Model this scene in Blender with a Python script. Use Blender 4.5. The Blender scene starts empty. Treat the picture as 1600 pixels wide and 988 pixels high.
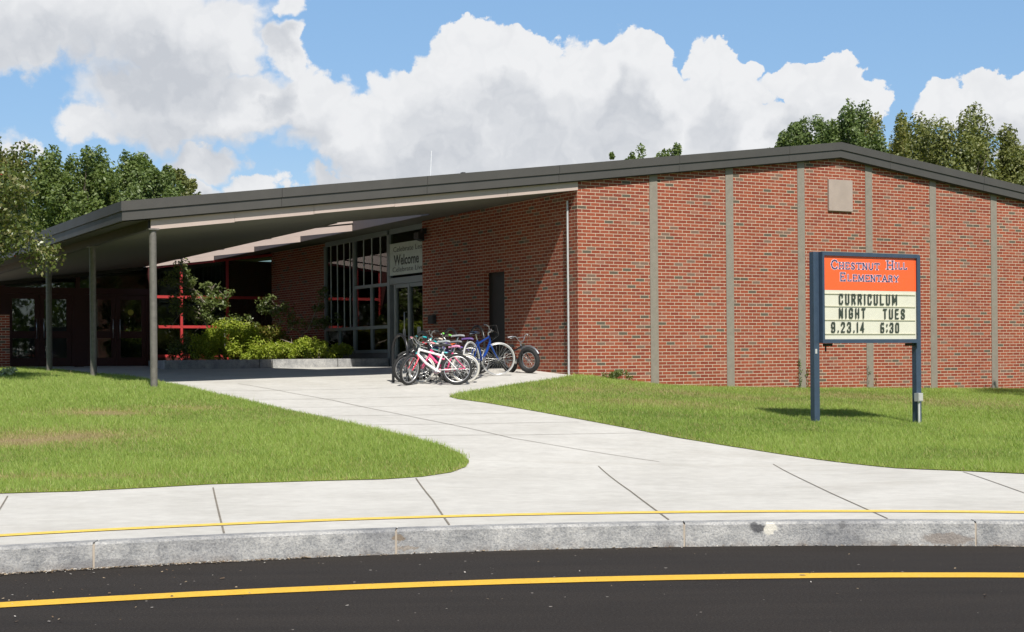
import bpy, bmesh, math, random
import numpy as np
from mathutils import Vector, Matrix, geometry
R_ = math.radians
random.seed(7); rng = np.random.default_rng(11)

# ------------------------------------------------------------------ camera, world, sun, exposure
scene = bpy.context.scene
F, U0, V0, ROLL, H = 2442.0, 800.0, 560.0, R_(0.49), 1.45
CR, SR = math.cos(ROLL), math.sin(ROLL)
cam_d = bpy.data.cameras.new('camera'); cam = bpy.data.objects.new('camera', cam_d)
scene.collection.objects.link(cam); scene.camera = cam
cam.location = (0, 0, H)
cam.matrix_world = Matrix.Translation((0, 0, H)) @ Matrix.Rotation(R_(90), 4, 'X') @ Matrix.Rotation(-ROLL, 4, 'Z')
cam_d.sensor_fit = 'HORIZONTAL'; cam_d.sensor_width = 36.0
cam_d.lens = 36.0 * F / 1600.0
cam_d.shift_y = (V0 - 494.0) / 1600.0
cam_d.clip_start = 0.1; cam_d.clip_end = 5000

TH = R_(29.52)
AX, AY = math.cos(TH), math.sin(TH)          # building's long wall direction a
BX, BY = -math.sin(TH), math.cos(TH)         # depth direction b
SA, SB = 0.22, 0.855                          # sunlight travels SA*a + SB*b per metre of fall
sun_to = Vector((-(SA*AX + SB*BX), -(SA*AY + SB*BY), 1.0)).normalized()
sun_el = math.asin(sun_to.z)
sun_az = math.atan2(sun_to.x, sun_to.y)

scene.view_settings.view_transform = 'Standard'
scene.view_settings.look = 'None'
scene.view_settings.gamma = 1.0
scene.view_settings.exposure = 0.50
scene.render.engine = 'CYCLES'
scene.cycles.max_bounces = 8
scene.cycles.transparent_max_bounces = 16

sun_d = bpy.data.lights.new('sun', 'SUN'); sun = bpy.data.objects.new('sun', sun_d)
scene.collection.objects.link(sun)
sun_d.energy = 4.3; sun_d.angle = R_(0.53); sun_d.color = (1.0, 0.955, 0.88)
sun.rotation_euler = sun_to.to_track_quat('Z', 'Y').to_euler()

def lvl(u, v):
    du, dv = u - U0, v - V0
    return du*CR - dv*SR, du*SR + dv*CR       # levelled offsets (right, down)

class NT:
    """tiny node-tree writer"""
    def __init__(s, tree): s.t = tree; s.n = tree.nodes; s.l = tree.links
    def new(s, typ, **kw):
        n = s.n.new(typ)
        for k, v in kw.items(): setattr(n, k, v)
        return n
    def put(s, sock, val):
        if isinstance(val, bpy.types.NodeSocket): s.l.new(val, sock)
        elif val is not None: sock.default_value = val
    def math(s, op, a, b=None, c=None, clamp=False):
        n = s.n.new('ShaderNodeMath'); n.operation = op; n.use_clamp = clamp
        s.put(n.inputs[0], a); s.put(n.inputs[1], b); s.put(n.inputs[2], c)
        return n.outputs[0]
    def vec(s, op, a, b=None):
        n = s.n.new('ShaderNodeVectorMath'); n.operation = op
        s.put(n.inputs[0], a)
        if b is not None: s.put(n.inputs[1], b)
        return n.outputs['Value'] if op in ('LENGTH', 'DOT_PRODUCT', 'DISTANCE') else n.outputs['Vector']
    def mix(s, f, a, b, blend='MIX'):
        n = s.n.new('ShaderNodeMix'); n.data_type = 'RGBA'; n.blend_type = blend
        s.put(n.inputs[0], f); s.put(n.inputs[6], a); s.put(n.inputs[7], b)
        return n.outputs[2]
    def noise(s, vec, scale, detail=4, rough=0.55, dist=0.0, color=False):
        n = s.n.new('ShaderNodeTexNoise'); s.put(n.inputs['Vector'], vec)
        n.inputs['Scale'].default_value = scale; n.inputs['Detail'].default_value = detail
        n.inputs['Roughness'].default_value = rough; n.inputs['Distortion'].default_value = dist
        return n.outputs['Color'] if color else n.outputs[0]
    def ramp(s, f, stops, interp='LINEAR'):
        n = s.n.new('ShaderNodeValToRGB'); s.put(n.inputs[0], f); r = n.color_ramp; r.interpolation = interp
        while len(r.elements) < len(stops): r.elements.new(0.5)
        for e, (p, c) in zip(r.elements, stops):
            e.position = p; e.color = (*c, 1) if len(c) == 3 else c
        return n.outputs[0]
    def smooth(s, x, a, b):
        n = s.n.new('ShaderNodeMapRange'); n.interpolation_type = 'SMOOTHSTEP'
        s.put(n.inputs[0], x); n.inputs[1].default_value = a; n.inputs[2].default_value = b
        return n.outputs[0]

world = bpy.data.worlds.new('World'); scene.world = world; world.use_nodes = True
W_ = NT(world.node_tree); W_.n.clear()
sky = W_.new('ShaderNodeTexSky', sky_type='NISHITA'); sky.sun_disc = False
sky.sun_elevation = sun_el; sky.sun_rotation = sun_az % (2*math.pi)
sky.altitude = 100; sky.air_density = 1.0; sky.dust_density = 0.7; sky.ozone_density = 1.6
# cumulus clouds, placed by compass bearing and height (degrees)
def bearing(u, v):
    a, b = lvl(u, v)
    return math.degrees(math.atan2(a, F)), math.degrees(math.atan2(-b, math.hypot(a, F)))
CL = [  # u, v, rx, ry in photo pixels -> degrees ; strength
 (60, 15, 340, 92), (240, 40, 185, 96), (330, 55, 105, 80), (20, 65, 130, 50), (455, 5, 40, 34),
 (270, 142, 150, 72), (365, 160, 160, 62), (250, 172, 118, 64), (480, 150, 72, 52), (140, 190, 56, 40), (445, 85, 40, 42), (320, 245, 72, 42),
 (730, 120, 110, 85), (800, 100, 90, 66), (700, 190, 150, 110), (850, 180, 180, 125), (990, 130, 82, 95), (930, 130, 90, 66), (1000, 90, 52, 60),
 (560, 200, 125, 60), (640, 215, 220, 62), (800, 250, 330, 62), (900, 240, 260, 62),
 (1125, 120, 58, 62), (1130, 175, 92, 82), (1190, 215, 110, 62), (1110, 215, 100, 70),
 (1275, 125, 78, 36), (1300, 165, 85, 52), (1250, 130, 52, 42),
 (1560, 150, 82, 42), (1520, 180, 105, 42), (1600, 170, 80, 66), (1660, 180, 110, 90),
 (390, 290, 52, 22), (560, 285, 85, 28), (300, 300, 60, 30), (440, 310, 120, 24), (700, 285, 110, 26), (30, 240, 40, 18), (1160, 232, 40, 16), (-40, 230, 80, 40),
]
grp = bpy.data.node_groups.new('cloud_field', 'ShaderNodeTree')
grp.interface.new_socket('Q', in_out='INPUT', socket_type='NodeSocketVector')
grp.interface.new_socket('D', in_out='OUTPUT', socket_type='NodeSocketFloat')
G = NT(grp); gi = G.new('NodeGroupInput'); go = G.new('NodeGroupOutput')
acc = None
for (u, v, rx, ry) in CL:
    az, el = bearing(u, v)
    k = math.degrees(1/F)
    d = G.vec('MULTIPLY', G.vec('SUBTRACT', gi.outputs[0], (az, el, 0)), (1/(rx*k), 1/(ry*k), 0))
    f = G.math('SUBTRACT', 1.0, G.vec('LENGTH', d))
    acc = f if acc is None else G.math('SMOOTH_MAX', acc, f, 0.12)
# the rest of the sky dome carries scattered clouds of the same kind
sep = G.new('ShaderNodeSeparateXYZ'); G.put(sep.inputs[0], gi.outputs[0])
far = G.math('MAXIMUM', G.smooth(G.math('ABSOLUTE', sep.outputs[0]), 22, 34), G.smooth(sep.outputs[1], 15, 22))
gen = G.math('MULTIPLY', G.math('SUBTRACT', G.noise(gi.outputs[0], 0.05, 3, 0.5), 0.60), 3.0)
gen = G.math('ADD', gen, G.math('MULTIPLY', G.math('SUBTRACT', far, 1.0), 3.0))
acc = G.math('MAXIMUM', acc, gen)
G.put(go.inputs[0], acc)

tc = W_.new('ShaderNodeTexCoord'); sp = W_.new('ShaderNodeSeparateXYZ'); W_.put(sp.inputs[0], tc.outputs['Generated'])
azn = W_.math('MULTIPLY', W_.math('ARCTAN2', sp.outputs[0], sp.outputs[1]), 57.2958)
eln = W_.math('MULTIPLY', W_.math('ARCSINE', sp.outputs[2]), 57.2958)
cq = W_.new('ShaderNodeCombineXYZ'); W_.put(cq.inputs[0], azn); W_.put(cq.inputs[1], eln)
q = cq.outputs[0]
def fbm(vec):
    big = W_.vec('MULTIPLY', W_.vec('SUBTRACT', W_.noise(vec, 0.42, 3, 0.55, color=True), (.5, .5, .5)), (3.0, 2.6, 0))
    sml = W_.vec('MULTIPLY', W_.vec('SUBTRACT', W_.noise(vec, 1.7, 6, 0.60, color=True), (.5, .5, .5)), (1.1, 1.0, 0))
    return W_.vec('ADD', big, sml)
wq = W_.vec('ADD', q, fbm(q))
def field(vec):
    g = W_.new('ShaderNodeGroup'); g.node_tree = grp; W_.put(g.inputs[0], vec); return g.outputs[0]
def billow(vec, sc):
    n = W_.new('ShaderNodeTexVoronoi', feature='SMOOTH_F1'); W_.put(n.inputs['Vector'], vec)
    n.inputs['Scale'].default_value = sc; n.inputs['Smoothness'].default_value = 0.6
    return n.outputs['Distance']
D0 = field(wq)
puff = W_.math('SUBTRACT', 0.42, billow(wq, 0.95))
puff2 = W_.math('SUBTRACT', 0.42, billow(wq, 2.3))
D0 = W_.math('ADD', D0, W_.math('MULTIPLY', W_.math('ADD', puff, W_.math('MULTIPLY', puff2, 0.5)), 0.22))
# soft edge on the left of the sky, crisp on the right
edge = W_.smooth(azn, -12, -2)
wid = W_.math('MULTIPLY_ADD', edge, -0.30, 0.39)
alpha = W_.math('DIVIDE', W_.math('ADD', D0, 0.02), wid, clamp=True)
alpha = W_.smooth(alpha, 0.0, 1.0)
Dup = field(W_.vec('ADD', wq, (0.35, 1.6, 0)))
under = W_.smooth(Dup, 0.0, 0.75)
grey = W_.math('MULTIPLY', under, W_.math('MULTIPLY_ADD', W_.noise(wq, 0.34, 6, 0.6), 1.7, -0.22), clamp=True)
lump = W_.math('ADD', W_.math('MULTIPLY', puff, 0.30), W_.math('MULTIPLY', puff2, 0.22))
grey = W_.math('SUBTRACT', grey, lump, clamp=True)
leftdim = W_.math('MULTIPLY_ADD', W_.smooth(azn, -14, 0), -0.10, 0.12)
grey = W_.math('ADD', grey, leftdim, clamp=True)
ccol = W_.mix(grey, (6.75, 6.8, 6.9, 1), (4.45, 4.65, 5.0, 1))
lowwarm = W_.smooth(eln, 0, 9)
skyc = W_.mix(W_.math('MULTIPLY', W_.smooth(eln, 45, 14), 0.55), sky.outputs[0], W_.mix(lowwarm, (3.9, 5.05, 6.4, 1), (1.75, 3.55, 6.2, 1)))
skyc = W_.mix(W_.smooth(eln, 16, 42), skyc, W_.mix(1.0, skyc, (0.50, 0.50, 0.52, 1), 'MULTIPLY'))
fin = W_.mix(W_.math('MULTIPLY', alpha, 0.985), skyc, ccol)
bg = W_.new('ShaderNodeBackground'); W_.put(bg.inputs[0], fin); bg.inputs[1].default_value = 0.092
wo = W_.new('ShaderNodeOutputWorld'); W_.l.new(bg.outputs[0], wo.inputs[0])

# ------------------------------------------------------------------ helpers
col = scene.collection
def tag(o, label=None, cat=None, group=None, kind=None):
    if label: o['label'] = label
    if cat: o['category'] = cat
    if group: o['group'] = group
    if kind: o['kind'] = kind
    return o
def empty(name, loc=(0, 0, 0), rz=0.0, parent=None):
    o = bpy.data.objects.new(name, None); o.location = loc; o.rotation_euler = (0, 0, rz)
    o.empty_display_size = 0.2; col.objects.link(o)
    if parent: o.parent = parent
    return o

class MB:
    """collects primitives, links them as one mesh object with metric box UVs"""
    def __init__(s): s.v = []; s.f = []; s.m = []; s.sm = []
    def add(s, vs, fs, mi=0, smooth=False):
        o = len(s.v); s.v += [tuple(p) for p in vs]
        for f in fs: s.f.append([i+o for i in f]); s.m.append(mi); s.sm.append(smooth)
        return s
    def hexa(s, p, mi=0):   # 8 points: bottom 4 ccw, top 4 ccw
        return s.add(p, [(3,2,1,0),(4,5,6,7),(0,1,5,4),(1,2,6,5),(2,3,7,6),(3,0,4,7)], mi)
    def box(s, x0, x1, y0, y1, z0, z1, mi=0):
        return s.hexa([(x0,y0,z0),(x1,y0,z0),(x1,y1,z0),(x0,y1,z0),(x0,y0,z1),(x1,y0,z1),(x1,y1,z1),(x0,y1,z1)], mi)
    def tube(s, pts, r, n=8, mi=0, cap=True, closed=False):
        pts = [Vector(p) for p in pts]; k = len(pts)
        rs = r if hasattr(r, '__len__') else [r]*k
        vs = []; ref = None
        for i, p in enumerate(pts):
            if closed: d = pts[(i+1) % k] - pts[i-1]
            else: d = pts[min(i+1, k-1)] - pts[max(i-1, 0)]
            d = d.normalized() if d.length > 1e-9 else Vector((0, 0, 1))
            if ref is None: ref = d.orthogonal().normalized()
            ref = (ref - d*ref.dot(d))
            ref = ref.normalized() if ref.length > 1e-6 else d.orthogonal().normalized()
            w = d.cross(ref)
            for j in range(n):
                a = 2*math.pi*j/n
                vs.append(p + (ref*math.cos(a) + w*math.sin(a))*rs[i])
        fs = []
        for i in range(k if closed else k-1):
            i2 = (i+1) % k
            for j in range(n):
                j2 = (j+1) % n
                fs.append((i*n+j, i*n+j2, i2*n+j2, i2*n+j))
        s.add(vs, fs, mi, True)
        if cap and not closed:
            s.add([vs[j] for j in range(n)][::-1], [tuple(range(n))], mi)
            s.add([vs[(k-1)*n+j] for j in range(n)], [tuple(range(n))], mi)
        return s
    def ring(s, c, ax, R, r, n=32, m=8, mi=0, sq=1.0):
        c = Vector(c); ax = Vector(ax).normalized(); e1 = ax.orthogonal().normalized(); e2 = ax.cross(e1)
        vs = []; fs = []
        for i in range(n):
            a = 2*math.pi*i/n; d = e1*math.cos(a) + e2*math.sin(a)
            for j in range(m):
                b = 2*math.pi*j/m
                vs.append(c + d*(R + r*math.cos(b)) + ax*(r*sq*math.sin(b)))
        for i in range(n):
            for j in range(m):
                fs.append((i*m+j, ((i+1) % n)*m+j, ((i+1) % n)*m+(j+1) % m, i*m+(j+1) % m))
        return s.add(vs, fs, mi, True)
    def disc(s, c, ax, R, h, n=20, mi=0):
        c = Vector(c); ax = Vector(ax).normalized()
        return s.tube([c-ax*h/2, c+ax*h/2], R, n, mi)
    def build(s, name, mats, parent=None, xf=None, bevel=0):
        if not isinstance(mats, (list, tuple)): mats = [mats]
        v = s.v if xf is None else [tuple(xf(Vector(p))) for p in s.v]
        me = bpy.data.meshes.new(name); me.from_pydata(v, [], s.f)
        for m in mats: me.materials.append(m)
        me.polygons.foreach_set('material_index', s.m); me.polygons.foreach_set('use_smooth', s.sm)
        uv = me.uv_layers.new(name='UVMap'); data = np.zeros(len(me.loops)*2)
        for p in me.polygons:
            nx, ny, nz = abs(p.normal.x), abs(p.normal.y), abs(p.normal.z)
            for li in p.loop_indices:
                c = me.vertices[me.loops[li].vertex_index].co
                if nz > nx and nz > ny: a, b = c.x, c.y
                elif ny >= nx: a, b = c.x, c.z
                else: a, b = c.y, c.z
                data[2*li] = a; data[2*li+1] = b
        uv.data.foreach_set('uv', data)
        me.validate(); me.update()
        o = bpy.data.objects.new(name, me); col.objects.link(o)
        if parent: o.parent = parent
        if bevel:
            md = o.modifiers.new('bevel', 'BEVEL'); md.width = bevel; md.segments = 2; md.limit_method = 'ANGLE'
        return o

def np_mesh(name, verts, nper, mats, parent=None, smooth=False, mat_idx=None):
    """verts (n*nper,3) -> n polygons of nper corners each"""
    me = bpy.data.meshes.new(name); nv = len(verts); nf = nv//nper
    me.vertices.add(nv); me.vertices.foreach_set('co', np.ascontiguousarray(verts, dtype=np.float32).ravel())
    me.loops.add(nv); me.loops.foreach_set('vertex_index', np.arange(nv, dtype=np.int32))
    me.polygons.add(nf); me.polygons.foreach_set('loop_start', np.arange(0, nv, nper, dtype=np.int32))
    me.polygons.foreach_set('loop_total', np.full(nf, nper, dtype=np.int32))
    for m in (mats if isinstance(mats, (list, tuple)) else [mats]): me.materials.append(m)
    if mat_idx is not None: me.polygons.foreach_set('material_index', mat_idx.astype(np.int32))
    me.update(calc_edges=True)
    o = bpy.data.objects.new(name, me); col.objects.link(o)
    if parent: o.parent = parent
    return o

# ------------------------------------------------------------------ materials
MATS = {}
def newmat(name):
    m = bpy.data.materials.new(name); m.use_nodes = True; t = NT(m.node_tree)
    b = m.node_tree.nodes['Principled BSDF']; return m, t, b
def bump(t, b, h, strength=0.3, dist=0.01):
    n = t.new('ShaderNodeBump'); t.put(n.inputs['Height'], h); n.inputs['Strength'].default_value = strength
    n.inputs['Distance'].default_value = dist; t.l.new(n.outputs[0], b.inputs['Normal'])
def paint(name, c, rough=0.5, metal=0.0, var=0.08, scale=6.0, spec=0.5):
    key = (name, c, rough, metal)
    if key in MATS: return MATS[key]
    m, t, b = newmat(name)
    tcn = t.new('ShaderNodeTexCoord')
    n = t.noise(tcn.outputs['Object'], scale, 5, 0.6)
    lo = tuple(x*(1-var) for x in c); hi = tuple(min(1, x*(1+var)) for x in c)
    t.put(b.inputs['Base Color'], t.ramp(n, [(0.3, lo), (0.7, hi)]))
    b.inputs['Metallic'].default_value = metal
    t.put(b.inputs['Roughness'], t.math('MULTIPLY_ADD', n, 0.2, rough-0.1))
    b.inputs['Specular IOR Level'].default_value = spec
    MATS[key] = m; return m

def brick_mat(name, shade=1.0, bw=0.212, rh=0.0677):
    m, t, b = newmat(name)
    uv = t.new('ShaderNodeUVMap'); uv.uv_map = 'UVMap'
    wob = t.vec('MULTIPLY', t.vec('SUBTRACT', t.noise(uv.outputs[0], 9, 2, 0.5, color=True), (.5, .5, .5)), (0.004, 0.004, 0))
    vec = t.vec('ADD', uv.outputs[0], wob)
    br = t.new('ShaderNodeTexBrick'); br.offset = 0.5; br.squash = 1.0
    t.put(br.inputs['Vector'], vec)
    br.inputs['Color1'].default_value = (0, 0, 0, 1); br.inputs['Color2'].default_value = (1, 1, 1, 1)
    br.inputs['Mortar'].default_value = (0.5, 0.5, 0.5, 1)
    br.inputs['Scale'].default_value = 1.0; br.inputs['Mortar Size'].default_value = 0.0062
    br.inputs['Mortar Smooth'].default_value = 0.15; br.inputs['Bias'].default_value = 0.0
    br.inputs['Brick Width'].default_value = bw; br.inputs['Row Height'].default_value = rh
    k = shade
    bc = t.ramp(br.outputs['Color'], [(0.0, (0.26*k, 0.062*k, 0.032*k)), (0.22, (0.305*k, 0.074*k, 0.038*k)), (0.45, (0.245*k, 0.056*k, 0.032*k)),
        (0.62, (0.30*k, 0.083*k, 0.048*k)), (0.76, (0.225*k, 0.050*k, 0.030*k)), (0.845, (0.28*k, 0.105*k, 0.07*k)), (0.912, (0.19*k, 0.115*k, 0.085*k)), (0.965, (0.115*k, 0.092*k, 0.068*k))], 'CONSTANT')
    fine = t.noise(uv.outputs[0], 60, 4, 0.7)
    big = t.noise(uv.outputs[0], 0.7, 4, 0.6)
    bc = t.mix(0.55, bc, t.ramp(fine, [(0.25, (0.55, 0.5, 0.5)), (0.75, (1.35, 1.35, 1.3))]), 'MULTIPLY')
    mort = t.ramp(t.noise(uv.outputs[0], 14, 4, 0.6), [(0.3, (0.42, 0.33, 0.245)), (0.7, (0.56, 0.45, 0.34))])
    c = t.mix(br.outputs['Fac'], bc, mort)
    c = t.mix(0.35, c, t.ramp(big, [(0.3, (0.78, 0.78, 0.8)), (0.7, (1.12, 1.1, 1.08))]), 'MULTIPLY')
    t.put(b.inputs['Base Color'], c); b.inputs['Roughness'].default_value = 0.88
    b.inputs['Specular IOR Level'].default_value = 0.25
    bump(t, b, t.math('ADD', t.math('MULTIPLY', br.outputs['Fac'], -1.0), t.math('MULTIPLY', fine, 0.35)), 0.55, 0.006)
    return m
BRICK = brick_mat('red_brick', .92)

def concrete(name, c0, c1, dark=(0.75, 0.74, 0.72)):
    m, t, b = newmat(name)
    g = t.new('ShaderNodeNewGeometry').outputs['Position']
    n1 = t.noise(g, 0.9, 6, 0.62); n2 = t.noise(g, 7, 5, 0.6); n3 = t.noise(g, 120, 3, 0.6)
    c = t.ramp(n2, [(0.3, c0), (0.7, c1)])
    c = t.mix(0.5, c, t.ramp(n1, [(0.28, dark), (0.6, (1.02, 1.02, 1.02))]), 'MULTIPLY')
    st = t.noise(t.vec('MULTIPLY', g, (0.35, 2.2, 1)), 1.3, 6, 0.65)
    c = t.mix(0.55, c, t.ramp(st, [(0.30, (0.84, 0.82, 0.79)), (0.46, (1, 1, 1))]), 'MULTIPLY')
    c = t.mix(0.25, c, t.ramp(n3, [(0.3, (0.8, 0.8, 0.8)), (0.7, (1.15, 1.15, 1.15))]), 'MULTIPLY')
    t.put(b.inputs['Base Color'], c); b.inputs['Roughness'].default_value = 0.85; b.inputs['Specular IOR Level'].default_value = 0.2
    bump(t, b, n3, 0.15, 0.003); return m
CONC = concrete('pale_concrete', (0.50, 0.485, 0.45), (0.575, 0.56, 0.52))

def granite_mat():
    m, t, b = newmat('grey_granite')
    g = t.new('ShaderNodeNewGeometry').outputs['Position']
    sp1 = t.noise(g, 60, 4, 0.7); md = t.noise(g, 7, 6, 0.7); bg_ = t.noise(g, 1.1, 5, 0.6)
    c = t.ramp(sp1, [(0.30, (0.20, 0.205, 0.215)), (0.46, (0.33, 0.33, 0.33)), (0.64, (0.43, 0.425, 0.41))])
    c = t.mix(0.75, c, t.ramp(md, [(0.35, (0.55, 0.56, 0.58)), (0.55, (1.02, 1.01, 1.0)), (0.8, (1.22, 1.2, 1.18))]), 'MULTIPLY')
    c = t.mix(0.7, c, t.ramp(bg_, [(0.34, (0.58, 0.59, 0.62)), (0.58, (1.15, 1.15, 1.13))]), 'MULTIPLY')
    sep_ = t.new('ShaderNodeSeparateXYZ'); t.put(sep_.inputs[0], g)
    low = t.math('MULTIPLY', t.smooth(sep_.outputs[2], 0.07, -0.01), t.smooth(t.noise(g, 5, 5, .7), 0.42, 0.6))
    c = t.mix(t.math('MULTIPLY', low, 0.6), c, (0.16, 0.13, 0.11, 1))
    blot = t.smooth(t.noise(t.vec('ADD', g, (3.1, 0, 0)), 2.3, 6, 0.72), 0.60, 0.69)
    c = t.mix(t.math('MULTIPLY', blot, 0.55), c, (0.13, 0.12, 0.115, 1))
    wv = t.vec('ADD', g, t.vec('MULTIPLY', t.vec('SUBTRACT', t.noise(g, 14, 4, .7, color=True), (.5, .5, .5)), (.10, .10, .10)))
    for (u, v, rx, rz, colr, st_) in MARKS:
        a_, b_ = lvl(u, v); P_ = at_z(u, 856, 0.0); zz = H - b_/F*P_[1]
        dd_ = t.vec('LENGTH', t.vec('MULTIPLY', t.vec('SUBTRACT', wv, (float(P_[0]), float(P_[1]), zz)), (1/rx, 0, 1/rz)))
        c = t.mix(t.math('MULTIPLY', t.smooth(dd_, 1.05, .75), st_), c, colr)
    t.put(b.inputs['Base Color'], c); b.inputs['Roughness'].default_value = 0.8; b.inputs['Specular IOR Level'].default_value = 0.3
    bump(t, b, t.math('ADD', t.math('MULTIPLY', sp1, .5), md), 0.7, 0.02); return m

def asphalt_mat():
    m, t, b = newmat('black_asphalt')
    g = t.new('ShaderNodeNewGeometry').outputs['Position']
    f1 = t.noise(g, 75, 5, 0.85); f2 = t.noise(g, 45, 4, 0.6); f3 = t.noise(t.vec('MULTIPLY', g, (0.5, 3.0, 1)), 1.2, 5, 0.6)
    c = t.ramp(f1, [(0.32, (0.013, 0.011, 0.0095)), (0.56, (0.037, 0.032, 0.028)), (0.74, (0.10, 0.087, 0.076))])
    c = t.mix(0.5, c, t.ramp(f3, [(0.3, (0.72, 0.72, 0.74)), (0.7, (1.25, 1.22, 1.2))]), 'MULTIPLY')
    c = t.mix(0.5, c, t.ramp(f2, [(0.3, (0.6, 0.6, 0.6)), (0.7, (1.3, 1.3, 1.3))]), 'MULTIPLY')
    vo = t.new('ShaderNodeTexVoronoi'); t.put(vo.inputs['Vector'], g); vo.inputs['Scale'].default_value = 11
    spk = t.math('LESS_THAN', vo.outputs['Distance'], t.math('MULTIPLY', t.smooth(t.noise(g, 7, 2, .5), .52, .75), 0.14))
    c = t.mix(spk, c, (0.34, 0.31, 0.28, 1))
    t.put(b.inputs['Base Color'], c); b.inputs['Roughness'].default_value = 0.9; b.inputs['Specular IOR Level'].default_value = 0.15
    bump(t, b, f1, 0.5, 0.006); return m
ASPH = asphalt_mat()

def yellow_mat():
    m, t, b = newmat('yellow_line_paint')
    g = t.new('ShaderNodeNewGeometry').outputs['Position']
    n = t.noise(g, 40, 5, 0.7); n2 = t.noise(g, 2.5, 5, 0.6)
    c = t.ramp(n, [(0.28, (0.42, 0.24, 0.03)), (0.42, (0.74, 0.43, 0.03)), (0.75, (0.80, 0.50, 0.05))])
    c = t.mix(0.4, c, t.ramp(n2, [(0.3, (0.85, 0.85, 0.85)), (0.7, (1.05, 1.05, 1.05))]), 'MULTIPLY')
    t.put(b.inputs['Base Color'], c); b.inputs['Roughness'].default_value = 0.6; return m
YEL = yellow_mat()
YELP = yellow_mat(); YELP.name = 'pale_yellow_paint'
for nd in YELP.node_tree.nodes:
    if nd.type == 'VALTORGB' and nd.color_ramp.elements[0].color[2] < .2:
        for e in nd.color_ramp.elements: e.color = (e.color[0]*1.08, e.color[1]*1.28, e.color[2]*3.0, 1)

def leaf_mat(name, cols, trans=0.35, rough=0.55, spec=0.4, pscale=0.35):
    m, t, b = newmat(name)
    ge = t.new('ShaderNodeNewGeometry')
    r = ge.outputs['Random Per Island']
    n = t.noise(ge.outputs['Position'], pscale, 3, 0.6)
    f = t.math('ADD', t.math('MULTIPLY', r, 0.6), t.math('MULTIPLY', n, 0.55), clamp=True)
    k = len(cols)
    c = t.ramp(f, [(0.15 + 0.75*i/(k-1), x) for i, x in enumerate(cols)])
    t.put(b.inputs['Base Color'], c); b.inputs['Roughness'].default_value = rough; b.inputs['Specular IOR Level'].default_value = spec
    tr = t.new('ShaderNodeBsdfTranslucent'); t.put(tr.inputs[0], t.mix(1.0, c, (1.25, 1.35, 0.6, 1), 'MULTIPLY'))
    mx = t.new('ShaderNodeMixShader'); mx.inputs[0].default_value = trans
    t.l.new(b.outputs[0], mx.inputs[1]); t.l.new(tr.outputs[0], mx.inputs[2])
    t.l.new(mx.outputs[0], t.n['Material Output'].inputs[0]); return m
def bark_mat(name, c0, c1, sc=12):
    m, t, b = newmat(name)
    g = t.new('ShaderNodeNewGeometry').outputs['Position']
    n = t.noise(t.vec('MULTIPLY', g, (1, 1, .3)), sc, 5, .65)
    t.put(b.inputs['Base Color'], t.ramp(n, [(.3, c0), (.7, c1)])); b.inputs['Roughness'].default_value = .9
    bump(t, b, n, .6, .02); return m
BARK = bark_mat('grey_brown_bark', (0.07, 0.055, 0.042), (0.17, 0.14, 0.11))
BARKP = bark_mat('pale_bark', (0.22, 0.18, 0.14), (0.38, 0.33, 0.27), 30)

def glass_mat(name, tint, gl=1.0):
    m = bpy.data.materials.new(name); m.use_nodes = True; t = NT(m.node_tree); t.n.clear()
    fr = t.new('ShaderNodeFresnel'); fr.inputs[0].default_value = 1.5
    tr = t.new('ShaderNodeBsdfTransparent'); tr.inputs[0].default_value = (*tint, 1)
    g = t.new('ShaderNodeBsdfGlossy'); g.inputs['Roughness'].default_value = 0.015
    g.inputs[0].default_value = (gl, gl, gl, 1)
    f = t.math('MULTIPLY_ADD', fr.outputs[0], 1.15, 0.02, clamp=True)
    mx = t.new('ShaderNodeMixShader'); t.put(mx.inputs[0], f)
    t.l.new(tr.outputs[0], mx.inputs[1]); t.l.new(g.outputs[0], mx.inputs[2])
    o = t.new('ShaderNodeOutputMaterial'); t.l.new(mx.outputs[0], o.inputs[0]); return m
GLASS = glass_mat('window_glass', (0.62, 0.68, 0.64))

M_PIL = paint('pilaster_grey_paint', (0.215, 0.19, 0.155), 0.7, 0, 0.10, 9)
M_FASC = paint('charcoal_metal_fascia', (0.062, 0.058, 0.053), 0.55, 0.0, 0.06, 3, 0.4)
M_PINK = paint('taupe_trim_paint', (0.43, 0.345, 0.305), 0.6, 0, 0.05, 2)
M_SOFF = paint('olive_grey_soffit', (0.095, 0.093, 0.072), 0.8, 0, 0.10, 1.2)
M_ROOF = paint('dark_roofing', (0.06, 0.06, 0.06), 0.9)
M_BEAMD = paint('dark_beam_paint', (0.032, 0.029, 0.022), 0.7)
M_STEEL = paint('weathered_steel_paint', (0.13, 0.12, 0.105), 0.6, 0.1, 0.22, 14)
M_RED = paint('red_window_frame_paint', (0.40, 0.035, 0.035), 0.5)
M_MAROON = paint('maroon_door_paint', (0.060, 0.014, 0.012), 0.45)
M_ALU = paint('grey_aluminium_frame', (0.27, 0.30, 0.31), 0.45, 0.25, 0.06)
M_CHROME = paint('brushed_steel', (0.62, 0.62, 0.60), 0.3, 0.9, 0.05)
M_DARK = paint('dark_interior', (0.045, 0.045, 0.042), 0.9)
M_FLOORI = paint('interior_floor', (0.07, 0.065, 0.055), 0.5)
M_DOORBLK = paint('black_door_paint', (0.013, 0.015, 0.014), 0.5)
M_PIPE = paint('white_pipe', (0.55, 0.55, 0.55), 0.4, 0.3)
M_CREAM = paint('cream_shade_fabric', (0.42, 0.40, 0.28), 0.8)

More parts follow.
